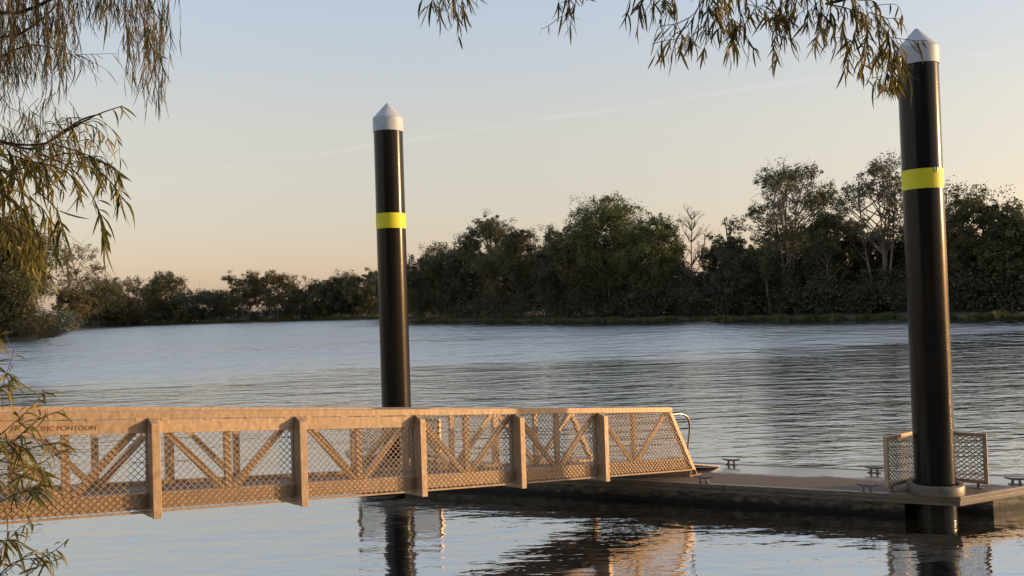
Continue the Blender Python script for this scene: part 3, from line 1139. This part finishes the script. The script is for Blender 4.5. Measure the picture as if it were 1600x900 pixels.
# wooded bank to the right
ft(662, 392, 66, 'low sloping tree directly right of the rear pile', 'leaf_olive', 6, base_frac=0.04, clumps=34, group=IB, leafsize=0.42)
ft(698, 368, 78, 'twiggy rounded tree stepping up from the rear pile', 'leaf_olive', 9, base_frac=0.05, clumps=36, group=IB, leafsize=0.4)
ft(766, 336, 82, 'broad crowned tree with gaps of sky under its canopy, left of the tallest green tree', 'leaf_olive', 9, base_frac=0.3, clumps=44, stems=3, group=IB, leafsize=0.38, tufts=13)
ft(818, 352, 66, 'drooping shoulder tree with leaning stems beside the broad crowned tree', 'leaf_olive', 10, base_frac=0.3, clumps=38, stems=2, group=IB, leafsize=0.38)
ft(868, 356, 60, 'dark lower tree filling the dip before the tallest green tree', 'leaf_dark', 9, base_frac=0.2, clumps=26, group=IB, leafsize=0.38)
ft(948, 297, 104, 'tall tree with the brightest green rounded top, middle of the wood', 'leaf_green', 10, base_frac=0.16, clumps=60, stems=2, group=IB, leafsize=0.36, tufts=14)
ft(905, 338, 70, 'bronze green tree against the left flank of the tallest green tree', 'leaf_brown', 9, base_frac=0.15, clumps=36, stems=2, group=IB, leafsize=0.36)
ft(1022, 328, 84, 'green topped tree left of the bare dead tree', 'leaf_green', 9, base_frac=0.2, clumps=36, stems=2, group=IB, leafsize=0.36)
ft(1136, 312, 44, 'thin wispy tree with sparse top tuft right of the bare dead tree', 'leaf_olive', 8, base_frac=0.4, clumps=13, tufts=7, group=IB, leafsize=0.34, per=24)
ft(1160, 362, 70, 'dark bushy tree standing before the tall open crowned gum', 'leaf_dark', 7, base_frac=0.1, clumps=32, group=IB, leafsize=0.36)
ft(1236, 248, 140, 'tall open crowned gum with dark leaf clumps and many bare limbs', 'leaf_olive', 12, base_frac=0.36, clumps=46, tufts=11, per=36, stems=4, bark='pale_bark', group=IB, leafsize=0.34, clump_r=0.13)
ft(1300, 322, 70, 'mid height tree between the open crowned gum and the airy pale stemmed gum', 'leaf_olive', 9, base_frac=0.25, clumps=28, stems=2, group=IB, leafsize=0.34)
ft(1376, 232, 116, 'airy pale stemmed gum left of the front pile, its stems fanning upward', 'leaf_grey', 12, base_frac=0.34, clumps=42, tufts=9, per=28, stems=5, bark='pale_bark', group=IB, leafsize=0.34, clump_r=0.13)
ft(1455, 262, 84, 'grey leaved gum rising directly behind the front pile', 'leaf_grey', 12, base_frac=0.35, clumps=30, tufts=9, per=28, stems=3, bark='pale_bark', group=IB, leafsize=0.34)
ft(1520, 290, 76, 'spreading olive tree right of the front pile', 'leaf_olive', 9, base_frac=0.25, clumps=34, stems=2, group=IB, leafsize=0.34)
ft(1578, 318, 76, 'lower olive tree at the right edge of the picture', 'leaf_olive', 8, base_frac=0.15, clumps=36, stems=2, group=IB, leafsize=0.34)
ft(1650, 312, 90, 'olive tree just past the right edge of the picture', 'leaf_olive', 9, base_frac=0.15, clumps=34, stems=2, group=IB, leafsize=0.36)
# second row: closed canopy behind the trees that show singly
rq = np.random.default_rng(77)
for px, yt in ((652, 408), (690, 396), (728, 384), (772, 378), (812, 374), (852, 378), (892, 366), (930, 352), (972, 352), (1012, 362), (1048, 378),
               (1128, 388), (1166, 372), (1206, 362), (1246, 356), (1288, 362), (1330, 366), (1372, 360), (1414, 358), (1462, 352), (1500, 346), (1542, 350), (1590, 352), (1630, 352)):
    ft(px, yt + rq.uniform(-8, 8), 62, 'shadowed tree of the closed canopy behind the single trees of the nearer wooded bank', ('leaf_olive', 'leaf_dark', 'leaf_brown', 'leaf_olive')[rq.integers(4)],
       rq.uniform(14, 24), base_frac=0.06, clumps=36, tufts=12, per=40, group='closed canopy of the nearer wooded bank', leafsize=0.42)
for px, yt in ((112, 446), (170, 440), (226, 440), (276, 446), (352, 448), (452, 446), (486, 444), (516, 438), (552, 432), (596, 424), (630, 418)):
    ft(px, yt + rq.uniform(-4, 4), 50, 'low shadowed tree closing the gaps behind the trees of the far left bank', ('leaf_olive', 'leaf_dark', 'leaf_brown')[rq.integers(3)],
       rq.uniform(14, 26), base_frac=0.04, clumps=30, tufts=10, per=34, group='closed tree line of the far left bank', leafsize=0.6)
# a slim pale trunk in front of the wood
ft(1204, 372, 44, 'slender tree with thin bare trunk leaning at the front of the wood', 'leaf_olive', 6, bark='bark', base_frac=0.45, clumps=12, tufts=7, per=22, group=IB, leafsize=0.34, lean=-0.08)


def bare_tree(px, y_top, label, back=6, seed=1, spread=0.35, nb=16):
    rng = np.random.default_rng(seed)
    p = bank(px, back)
    H = hgt(px, y_top, p)
    root = empty('dead_tree', p)
    tag(root, label, 'dead tree')
    m = MB()
    b = np.array(p)
    st = curve(b + [0, 0, -.3], b + [0.02 * H, 0, H], rng, 0.03, 10)
    r0 = H * 0.011
    m.tube(st, [r0 * (1 - 0.9 * i / 9) for i in range(10)], 6)
    def grow(o, d, L, r_, lev):
        e = o + d * L
        pts = curve(o, e, rng, 0.09, 5, 0.03)
        m.tube(pts, [r_, r_ * .8, r_ * .6, r_ * .45, r_ * .25], 5)
        if lev:
            for _ in range(4):
                q = pts[1 + rng.integers(4)]
                dd = d * 0.8 + rng.normal(0, 0.5, 3) + np.array([0, 0, 0.3])
                grow(np.array(q), dd / np.linalg.norm(dd), L * rng.uniform(0.35, 0.6), r_ * 0.5, lev - 1)
    for i in range(nb):
        k = 3 + rng.integers(6)
        a = rng.uniform(0, 6.28)
        d = np.array([math.cos(a) * spread * 2, math.sin(a) * spread * 2, rng.uniform(0.5, 1.1)])
        d /= np.linalg.norm(d)
        grow(np.array(st[k]), d, H * rng.uniform(0.12, 0.3) * (1.15 - k / 12), r0 * 0.5, 2)
    m.build('trunk', M['bark'], root)


bare_tree(1082, 326, 'bare dead tree with forked leafless limbs in the gap of the wood', 12, 4, nb=24)
bare_tree(1102, 362, 'smaller leafless tree leaning beside the bare dead tree in the gap', 12, 15, nb=14)
bare_tree(283, 436, 'thin leafless sapling poking above the far left tree line', 8, 9, nb=8)

# fallen limb lying in the water at the left
rng = np.random.default_rng(2)
p0 = bank(60, -2)
root = empty('fallen_branch', p0)
tag(root, 'bare fallen branch lying in the water below the dark drooping tree', 'branch')
m = MB()
for i in range(9):
    e = np.array(p0) + np.array([rng.uniform(2, 8.5), rng.uniform(-3, 1), rng.uniform(0.1, 2.3) - 0.4])
    m.tube(curve(np.array(p0) + [rng.uniform(-1, 3), 0, -0.6], e, rng, 0.1, 6, 0.08), [0.09, 0.08, 0.065, 0.05, 0.04, 0.02], 5)
m.build('bough', M['twig'], root)

# understory: scrub along the bank that reads as one dark mass
def scrub(name, azr, hfun, n_t, leaf, label, leafsize, depth=(1.5, 16), per=40, ts=0.9):
    rng = np.random.default_rng(23)
    px = rng.uniform(azr[0], azr[1], n_t)
    az = np.degrees(np.arctan((px - 800) / F_PX))
    back = rng.uniform(depth[0], depth[1], n_t)
    d = shore(az) + back
    hmax = hfun(px) * (0.45 + 0.55 * np.clip((back - depth[0]) / 11, 0, 1))
    z = 0.4 + hmax * rng.uniform(0, 1, n_t) ** 0.7
    C = np.stack([d * np.sin(np.radians(az)), d * np.cos(np.radians(az)), z], 1)
    P = np.repeat(C, per, 0) + rng.normal(0, 1, (n_t * per, 3)) * ts * np.array([1, 1, 0.8]) * 0.6
    P = P[P[:, 2] > 0.25]
    o = quads_object(name, leaf_quads(P, leafsize, rng), M[leaf])
    return tag(o, label, 'scrub', kind='stuff')


def hf(px):
    return 8.3 + 1.7 * np.sin(px * 0.031) + 1.3 * np.sin(px * 0.083 + 1) + 0.9 * np.sin(px * 0.21) - np.clip(1 - np.abs(px - 1085) / 34, 0, 1) * 3.4


scrub('bank_scrub', (632, 1680), hf, 7000, 'leaf_dark', 'dark tangled scrub under the wood on the nearer wooded bank', 0.42, (5, 27))
scrub('bank_scrub', (60, 640), lambda p: 5.4 + 1.2 * np.sin(p * 0.06) + 0.8 * np.sin(p * 0.17), 1100, 'leaf_dark', 'low dark scrub under the trees on the far left bank', 0.6, (5, 20), 40, 1.2)
scrub('bank_scrub', (-80, 84), lambda p: 5.0 + 0 * p, 420, 'leaf_brown', 'bronze scrub overhanging the water at the left edge', 0.4, (0.5, 8), 40, 1.0)


def grass(name, pxr, n, h, label, back=(-0.4, 2.2)):
    rng = np.random.default_rng(31)
    px = rng.uniform(pxr[0], pxr[1], n)
    az = np.degrees(np.arctan((px - 800) / F_PX))
    d = shore(az) + 1.2 * np.sin(az * 1.7) + 0.8 * np.sin(az * 4.1 + 1) + 0.4 * np.sin(az * 11) + rng.uniform(back[0], back[1], n)
    bx = np.stack([d * np.sin(np.radians(az)), d * np.cos(np.radians(az)), np.full(n, 0.0)], 1)
    hh = h * rng.uniform(0.4, 1.2, n) * (0.6 + 0.4 * np.sin(px * 0.11) * np.sin(px * 0.037))
    tip = bx + np.stack([rng.normal(0, 0.25, n), rng.normal(0, 0.25, n), hh], 1)
    a = rng.uniform(0, 3.14, n)
    wv = np.stack([np.cos(a), np.sin(a), 0 * a], 1) * 0.06
    V = np.stack([bx - wv, bx + wv, tip], 1)
    o = quads_object(name, V, M['reed'], nv=3)
    return tag(o, label, 'grass', kind='stuff')


grass('shore_grass', (640, 1680), 26000, 1.0, 'low green grass fringing the water below the wood')
grass('shore_grass', (232, 600), 14000, 1.9, 'bright strip of grass on the far left bank', (-0.5, 5))

# ------------------------------------------------------------------ foreground foliage
def leaf_strips(A, D, L, Wd, rng, curl=0.45):
    """Narrow curved leaves: A start (n,3), D direction (n,3) -> (n*3, 4, 3) quads sharing outline (3 segments)."""
    n = len(A)
    D = D / np.linalg.norm(D, axis=1)[:, None]
    e = rng.normal(0, 1, (n, 3))
    e -= D * (e * D).sum(1)[:, None]
    e /= np.linalg.norm(e, axis=1)[:, None]
    b = np.cross(D, e)
    cv = (rng.uniform(-curl, curl, n) * L)[:, None]
    sk = (rng.uniform(-curl, curl, n) * L)[:, None]
    prof = [(0, 0.14), (0.14, 0.62), (0.36, 1.0), (0.62, 0.92), (0.84, 0.55), (1.0, 0.05)]
    rows = []
    for f, wv in prof:
        # bent out of plane, sickle-curved in plane and sagging with its weight
        c = A + D * (L * (f - 0.32 * f * f))[:, None] + b * cv * (f * f) + e * sk * (f * f)
        c = c + np.array([0, 0, -1.0]) * (L * 0.45 * f * f)[:, None]
        rows.append((c - e * (Wd * wv / 2)[:, None], c + e * (Wd * wv / 2)[:, None]))
    return np.stack([v for r_ in rows for v in r_], 1)   # n, 12, 3


def strips_object(name, V, mat_, parent):
    n, nv = len(V), V.shape[1]
    k = nv // 2 - 1
    me = bpy.data.meshes.new(name)
    me.vertices.add(n * nv)
    me.vertices.foreach_set('co', V.reshape(-1).astype(np.float32))
    base = np.arange(n, dtype=np.int32)[:, None, None] * nv
    pat = np.array([[2 * i, 2 * i + 1, 2 * i + 3, 2 * i + 2] for i in range(k)], dtype=np.int32)[None]
    idx = (base + pat).reshape(-1)
    me.loops.add(len(idx))
    me.loops.foreach_set('vertex_index', idx)
    me.polygons.add(n * k)
    me.polygons.foreach_set('loop_start', np.arange(0, n * k * 4, 4, dtype=np.int32))
    me.update(calc_edges=True)
    me.polygons.foreach_set('use_smooth', np.ones(n * k, dtype=bool))
    me.materials.append(mat_)
    o = bpy.data.objects.new(name, me)
    COL.objects.link(o)
    o.parent = parent
    o.location = -parent.location
    return o


def smooth_poly(pts, n=5):
    out = []
    P = [np.array(p, float) for p in pts]
    for i in range(len(P) - 1):
        p0, p1, p2, p3 = P[max(i - 1, 0)], P[i], P[i + 1], P[min(i + 2, len(P) - 1)]
        for s in range(n):
            f = s / n
            out.append(0.5 * (2 * p1 + (p2 - p0) * f + (2 * p0 - 5 * p1 + 4 * p2 - p3) * f * f + (3 * p1 - p0 - 3 * p2 + p3) * f ** 3))
    out.append(P[-1])
    return out


class Foliage:
    def __init__(s, seed):
        s.rng = np.random.default_rng(seed)
        s.wood = MB()
        s.A, s.D, s.L, s.W = [], [], [], []

    def twig(s, pts, r0, r1=None, n=4):
        r1 = r0 * 0.35 if r1 is None else r1
        P = smooth_poly(pts, 4)
        s.wood.tube([Vector(p) for p in P], [r0 + (r1 - r0) * i / (len(P) - 1) for i in range(len(P))], n)
        return P

    def leaves(s, P, n, L, Wd, hang=0.6, start=0.1, spread=0.6):
        rng = s.rng
        P = np.array(P)
        for _ in range(n):
            f = rng.uniform(start, 1.0) * (len(P) - 1)
            i = min(int(f), len(P) - 2)
            p = P[i] + (P[i + 1] - P[i]) * (f - i)
            d = P[i + 1] - P[i]
            d = d / (np.linalg.norm(d) + 1e-9)
            v = d * 0.6 + rng.normal(0, spread, 3)
            v = v / np.linalg.norm(v) * (1 - hang) + np.array([0, 0, -1.0]) * hang
            s.A.append(p)
            s.D.append(v)
            k_ = rng.choice([0.5, 0.8, 1.0, 1.25]) * rng.uniform(0.85, 1.15)
            s.L.append(L * k_)
            s.W.append(Wd * rng.uniform(0.7, 1.25) * k_ ** 0.4)

    def build(s, root, wood_name, wood_mat, leaf_name, leaf_mat_):
        s.wood.build(wood_name, wood_mat, root)
        V = leaf_strips(np.array(s.A), np.array(s.D), np.array(s.L), np.array(s.W), s.rng)
        strips_object(leaf_name, V, leaf_mat_, root)


def pw(px, py, Y):
    return np.array(at(px, py, Y))


# --- gum tree overhead: trunk out of frame, twigs hanging into the top of the view
root = empty('gum_tree', (3.6, -1.6, 1.9))
tag(root, 'gum tree whose leafy twigs hang into the top of the view before the front pile', 'tree')
FG = Foliage(5)
rg = FG.rng
trunk = [(3.6, -1.6, 1.6), (3.5, -1.3, 4.0), (3.1, -0.4, 6.0), (2.6, 1.2, 7.0), (2.0, 3.0, 6.9), (1.3, 4.2, 6.3)]
m = MB()
PT = smooth_poly(trunk, 5)
m.tube([Vector(p) for p in PT], [0.2 - 0.165 * i / (len(PT) - 1) for i in range(len(PT))], 10)
m.build('trunk', M['bark'], root)
CR = rg.normal(0, 1, (900, 3))
CR /= np.linalg.norm(CR, axis=1)[:, None]
CR = CR * rg.uniform(0.5, 1, (900, 1)) * np.array([10.0, 5.4, 6.5]) + np.array([6.0, -7.5, 9.2])
CP = np.repeat(CR, 26, 0) + rg.normal(0, 0.42, (900 * 26, 3)) * 1.2
CP = CP[(CP[:, 1] < -0.6) & (CP[:, 2] > 3.0)]
quads_object('crown', leaf_quads(CP, 0.5, rg), M['leaf_olive'], root)  # unseen leaf mass behind the camera, added to block sky light
LIMB = np.array(trunk[-2])
YG = 4.3


def gum_spray(pxs, n, L=0.092, Wd=0.0105, hang=0.5, r=0.004, start=0.15, jit=0.12, side=3):
    Y = YG + rg.uniform(-jit, jit) * 2
    pts = [pw(x, y, Y + rg.uniform(-jit, jit)) for x, y in pxs]
    P = FG.twig(pts, r, r * 0.4)
    FG.leaves(P, n // 2, L, Wd, hang, start)
    # side twiglets
    for _ in range(side):
        i = rg.integers(max(1, int(len(P) * start)), len(P))
        d = rg.normal(0, 1, 3) * 0.05
        q = [P[i], P[i] + d + [0, 0, -0.04], P[i] + d * 1.3 + np.array([0, 0, -0.07 * rg.uniform(0.5, 1.5)])]
        T = FG.twig(q, r * 0.5, r * 0.2)
        FG.leaves(T, n // (2 * side) + 1, L, Wd, hang, 0.1)


# carrying branches just above the frame
for pts in ([(2050, -500), (1500, -180), (1250, -60), (1000, -60), (860, -70), (650, -60)], [(1500, -180), (1400, -60), (1340, -10), (1290, 6)]):
    FG.twig([pw(x, y, YG + 0.05) for x, y in pts], 0.022, 0.007, 6)
FG.twig([LIMB, pw(2050, -500, YG)], 0.04, 0.022, 6)
for s in [
    ([(690, -60), (680, -10), (668, 12)], 22), ([(700, -60), (695, -5), (690, 18)], 18), ([(722, -60), (722, 0), (728, 24)], 20), ([(715, -50), (712, -10), (716, 10)], 14),
    ([(895, -60), (892, -8), (884, 26)], 20), ([(905, -60), (900, -5), (896, 30)], 16), ([(880, -60), (884, -10), (878, 25)], 8),
    ([(1000, -60), (1005, -10), (996, 16)], 24), ([(1015, -60), (1022, -5), (1018, 20)], 22), ([(1040, -60), (1036, -8), (1048, 12)], 22), ([(1060, -60), (1052, -10), (1056, 6)], 14),
    ([(1095, -60), (1092, 10), (1060, 36), (1030, 42), (1022, 68)], 16), ([(1092, 10), (1075, 40), (1052, 55), (1045, 72)], 14), ([(1100, 0), (1090, 40), (1078, 62)], 18),
    ([(1100, -60), (1108, -5), (1104, 30)], 34), ([(1120, -60), (1122, 0), (1116, 36)], 38), ([(1135, -60), (1140, -5), (1138, 40)], 42), ([(1150, -60), (1155, 0), (1158, 42)], 40),
    ([(1170, -60), (1166, -5), (1172, 30)], 30), ([(1180, -60), (1180, -20), (1182, 12)], 18), ([(1130, -30), (1128, 10), (1126, 48)], 24),
    ([(1225, -60), (1222, 0), (1214, 40), (1208, 85)], 40), ([(1235, -60), (1232, 0), (1226, 46), (1216, 90)], 34), ([(1250, -60), (1245, -5), (1240, 35)], 34),
    ([(1265, -60), (1262, 0), (1262, 36)], 30), ([(1285, -40), (1282, 0), (1286, 30)], 30), ([(1300, -10), (1298, 20), (1304, 50)], 24), ([(1200, -60), (1205, -10), (1208, 30)], 20),
    ([(1290, 6), (1320, 12), (1350, 24), (1378, 44), (1396, 70)], 40), ([(1320, 12), (1318, 40), (1322, 62)], 26), ([(1340, 18), (1338, 50), (1326, 78)], 26),
    ([(1352, 24), (1356, 56), (1352, 92)], 34), ([(1372, 40), (1374, 80), (1368, 112)], 34), ([(1388, 55), (1390, 100), (1384, 140)], 34), ([(1396, 70), (1398, 110), (1390, 148)], 30),
    ([(1398, 78), (1408, 96), (1412, 118)], 16), ([(1360, 20), (1385, 30), (1392, 48)], 20), ([(1378, 130), (1374, 148), (1378, 160)], 14), ([(1340, 0), (1365, 2), (1375, 14)], 16),
    ([(1310, -20), (1330, -5), (1345, 10)], 22), ([(1270, -10), (1280, 30), (1276, 62)], 16),
]:
    gum_spray([(x, y - (min(26, (y - 20) * 0.12) if x > 1335 and y > 20 else 0)) for x, y in s[0]], int(s[1] * 1.35))
FG.build(root, 'branch', M['twig'], 'foliage', M['near_leaf'])

# --- fine-leaved weeping tree on the left
root = empty('weeping_tree', (-4.3, 2.6, 1.9))
tag(root, 'weeping fine leaved tree whose strands hang in from the upper left corner', 'tree')
m = MB()
PT = smooth_poly([(-4.3, 2.6, 1.5), (-4.1, 2.7, 3.2), (-4.2, 2.9, 4.6), (-3.6, 3.1, 5.6), (-2.6, 3.3, 5.6)], 5)
m.tube([Vector(p) for p in PT], [0.16 - 0.125 * i / (len(PT) - 1) for i in range(len(PT))], 10)
m.build('trunk', M['bark'], root)
WT = Foliage(8)
rg = WT.rng
CR = rg.normal(0, 1, (800, 3))
CR /= np.linalg.norm(CR, axis=1)[:, None]
CR = CR * rg.uniform(0.5, 1, (800, 1)) * np.array([9.0, 5.4, 6.0]) + np.array([-10.5, -6.5, 8.0])
CP = np.repeat(CR, 26, 0) + rg.normal(0, 0.42, (800 * 26, 3))
CP = CP[(CP[:, 1] < -0.3) & (CP[:, 2] > 2.6)]
quads_object('crown', leaf_quads(CP, 0.5, rg), M['leaf_brown'], root)  # out of view behind the camera, put in to cut the sky fill
YW = 3.3
forks = []
for pts, r in [([(-420, -200), (-150, -60), (0, 20), (110, -14), (240, -60)], 0.012), ([(-420, -100), (-150, 40), (0, 58), (55, 38), (95, 0), (130, -40)], 0.008),
               ([(-420, 40), (-150, 170), (0, 221), (55, 232), (95, 207), (130, 186), (158, 178)], 0.008), ([(-420, 120), (-150, 230), (0, 290), (40, 300)], 0.009),
               ([(0, 90), (50, 70), (110, 85), (128, 100)], 0.004), ([(110, -14), (200, -20), (235, 70), (262, 92)], 0.005), ([(55, 232), (80, 234), (108, 240)], 0.004)]:
    WT.twig([pw(x, y, YW + rg.uniform(-0.1, 0.1)) for x, y in pts], r, r * 0.3, 6)


def strand(x0, y0, x1, y1, n, L=0.075, Wd=0.0034, hang=0.8, r=0.0016, jit=0.35):
    Y = YW + rg.uniform(-jit, jit)
    mid = ((x0 + x1) / 2 + rg.uniform(-5, 9), y0 + (y1 - y0) * 0.4)
    P = WT.twig([pw(x0, y0, Y), pw(*mid, Y), pw(x1, y1, Y)], r, r * 0.4, 3)
    WT.leaves(P, n, L, Wd, hang, 0.05, 0.45)


for _ in range(165):                    # dense curtain in the corner
    x = rg.uniform(-40, 118)
    yb = 168 - max(0, x - 70) * 0.35
    y0 = rg.uniform(-70, 80)
    y1 = min(yb * rg.uniform(0.72, 1.0) - 18, y0 + rg.uniform(50, 120))
    if y1 > y0 + 12:
        strand(x, y0, x + rg.normal(0, 9), y1, 12)
for _ in range(26):                     # short fringe
    x = rg.uniform(110, 192)
    strand(x, rg.uniform(-60, -10), x + rg.normal(2, 7), rg.uniform(0, 34), 12)
for _ in range(46):                     # second curtain
    x = rg.uniform(188, 262)
    y0 = rg.uniform(-60, 40)
    strand(x, y0, x + rg.normal(6, 7), min(y0 + rg.uniform(60, 130), 165 - abs(x - 235) * 0.5), 13)
for _ in range(6):
    strand(rg.uniform(222, 250), 80, rg.uniform(225, 262), rg.uniform(140, 172), 7)
for x1, y1 in ((165, 108), (184, 83), (160, 130), (140, 95)):
    strand(118, 85, x1, y1, 6, hang=0.35)
for _ in range(60):                     # loose tangle below the corner curtain
    x = rg.uniform(-30, 120)
    y0 = rg.uniform(140, 225)
    strand(x, y0, x + rg.normal(0, 22), y0 + rg.uniform(20, 70), 6, 0.07, 0.0036, 0.55)
WT.build(root, 'branch', M['twig'], 'foliage', M['near_fine'])

# --- broader-leaved willow-like tree on the left, below
root = empty('willow_tree', (-3.9, 2.2, 1.9))
tag(root, 'green willow like tree with narrow curved leaves drooping over the left edge', 'tree')
WL = Foliage(12)
rg = WL.rng
m = MB()
PT = smooth_poly([(-3.9, 2.2, 1.5), (-3.7, 2.3, 2.8), (-3.4, 2.5, 3.6), (-2.6, 2.8, 4.2)], 5)
m.tube([Vector(p) for p in PT], [0.1 - 0.08 * i / (len(PT) - 1) for i in range(len(PT))], 8)
m.build('trunk', M['bark'], root)
YL = 3.0


def wspray(pts, n, L=0.1, Wd=0.0085, hang=0.45, r=0.003, jit=0.25, start=0.2, spread=0.6):
    Y = YL + rg.uniform(-jit, jit)
    P = WL.twig([pw(x, y, Y) for x, y in pts], r, r * 0.35, 4)
    WL.leaves(P, n, L, Wd, hang, start, spread)


for pts, r in [([(-500, 0), (-200, 150), (-20, 215), (60, 226), (105, 205), (150, 180), (190, 166)], 0.006), ([(-500, 60), (-200, 200), (-20, 262), (40, 262), (100, 240), (150, 250), (185, 268)], 0.005)]:
    WL.twig([pw(x, y, YL) for x, y in pts], r, r * 0.3, 5)
for pts, n, L in [
    ([(100, 205), (150, 180), (192, 165)], 9, 0.05), ([(120, 190), (150, 200), (165, 215)], 9, 0.06), ([(85, 225), (125, 238), (160, 252), (186, 268)], 20, 0.075),
    ([(110, 232), (140, 250), (155, 275)], 16, 0.075), ([(150, 250), (175, 262), (190, 285)], 14, 0.075), ([(60, 240), (110, 262), (140, 300), (155, 330), (165, 362)], 14, 0.085),
    ([(150, 320), (162, 350), (168, 385)], 12, 0.085), ([(150, 262), (178, 290), (192, 312)], 10, 0.08), ([(20, 232), (55, 255), (85, 300)], 22, 0.08), ([(0, 240), (40, 250), (75, 285)], 22, 0.08),
    ([(40, 250), (90, 262), (120, 280)], 16, 0.08), ([(60, 300), (90, 330), (98, 372)], 22, 0.085), ([(30, 300), (70, 330), (85, 380), (82, 415)], 26, 0.085),
]:
    wspray(pts, n, L)
for _ in range(34):
    x = rg.uniform(-70, 62)
    y0 = rg.uniform(225, 400)
    wspray([(x - 30, y0 - 25), (x, y0), (x + rg.uniform(0, 22), y0 + rg.uniform(30, 75))], 15, 0.08, 0.008, 0.5)
for _ in range(34):
    x, y0 = rg.uniform(20, 150), rg.uniform(185, 265)
    dx = rg.uniform(15, 60)
    wspray([(x, y0), (x + dx * 0.5, y0 - rg.uniform(-6, 14)), (x + dx, y0 + rg.uniform(0, 34)), (x + dx * 1.1, y0 + rg.uniform(20, 60))], 8, 0.06, 0.006, 0.4, 0.0018)
WL.build(root, 'branch', M['twig'], 'foliage', M['near_green'])

# --- shrub at the lower left
root = empty('willow_shrub', (-2.6, 2.3, 1.75))
tag(root, 'green shrub with long narrow leaves in front of the gangway at lower left', 'shrub')
WL = Foliage(21)
rg = WL.rng
YL = 3.05
for pts, n, L in [
    ([(-260, 900), (-90, 760), (-20, 650), (10, 585), (22, 545)], 16, 0.085), ([(-90, 760), (0, 680), (45, 640), (72, 610)], 26, 0.08), ([(-60, 760), (20, 690), (62, 655), (100, 640)], 26, 0.085),
    ([(-90, 820), (0, 720), (50, 700), (95, 690)], 24, 0.09), ([(-60, 820), (10, 760), (70, 720), (112, 700)], 20, 0.09), ([(0, 720), (40, 730), (75, 745)], 22, 0.09),
    ([(-120, 900), (-20, 800), (30, 770), (62, 765)], 26, 0.09), ([(-120, 960), (-20, 880), (25, 830), (50, 815)], 22, 0.09), ([(-120, 980), (0, 900), (40, 870), (85, 862)], 22, 0.09),
    ([(-60, 980), (20, 920), (60, 885), (100, 872)], 16, 0.08), ([(-90, 700), (-20, 620), (10, 600)], 18, 0.09), ([(-100, 760), (-30, 700), (10, 690), (35, 700)], 26, 0.09),
    ([(-100, 860), (-20, 760), (15, 740), (40, 745)], 26, 0.09), ([(-100, 900), (-30, 850), (10, 845), (30, 850)], 24, 0.09), ([(-40, 940), (20, 880), (70, 870), (108, 842)], 8, 0.06),
    ([(-80, 600), (-20, 540), (10, 520)], 10, 0.08), ([(-120, 640), (-40, 590), (0, 580), (22, 590)], 14, 0.09),
]:
    wspray(pts, int(n * 1.2), L, 0.009, 0.2, 0.0028, 0.3, 0.3, 0.75)
WL.build(root, 'branch', M['twig'], 'foliage', M['near_green'])

# ------------------------------------------------------------------ small things
d = ray(1051, 813)
p = CAM + d * (-CAM_H / d.z)
m = MB()
a = Vector((0.9, 0.3, 0)).normalized() * 0.045
b = Vector((-0.3, 0.9, 0)).normalized() * 0.02
m.add([p - a + Vector((0, 0, 0.012)), p + b + Vector((0, 0, 0.004)), p + a + Vector((0, 0, 0.015)), p - b + Vector((0, 0, 0.02))], [(0, 3, 2, 1)])
tag(m.build('floating_leaf', M['dead_leaf']), 'small orange dead leaf floating on the dark water before the pontoon', 'leaf')
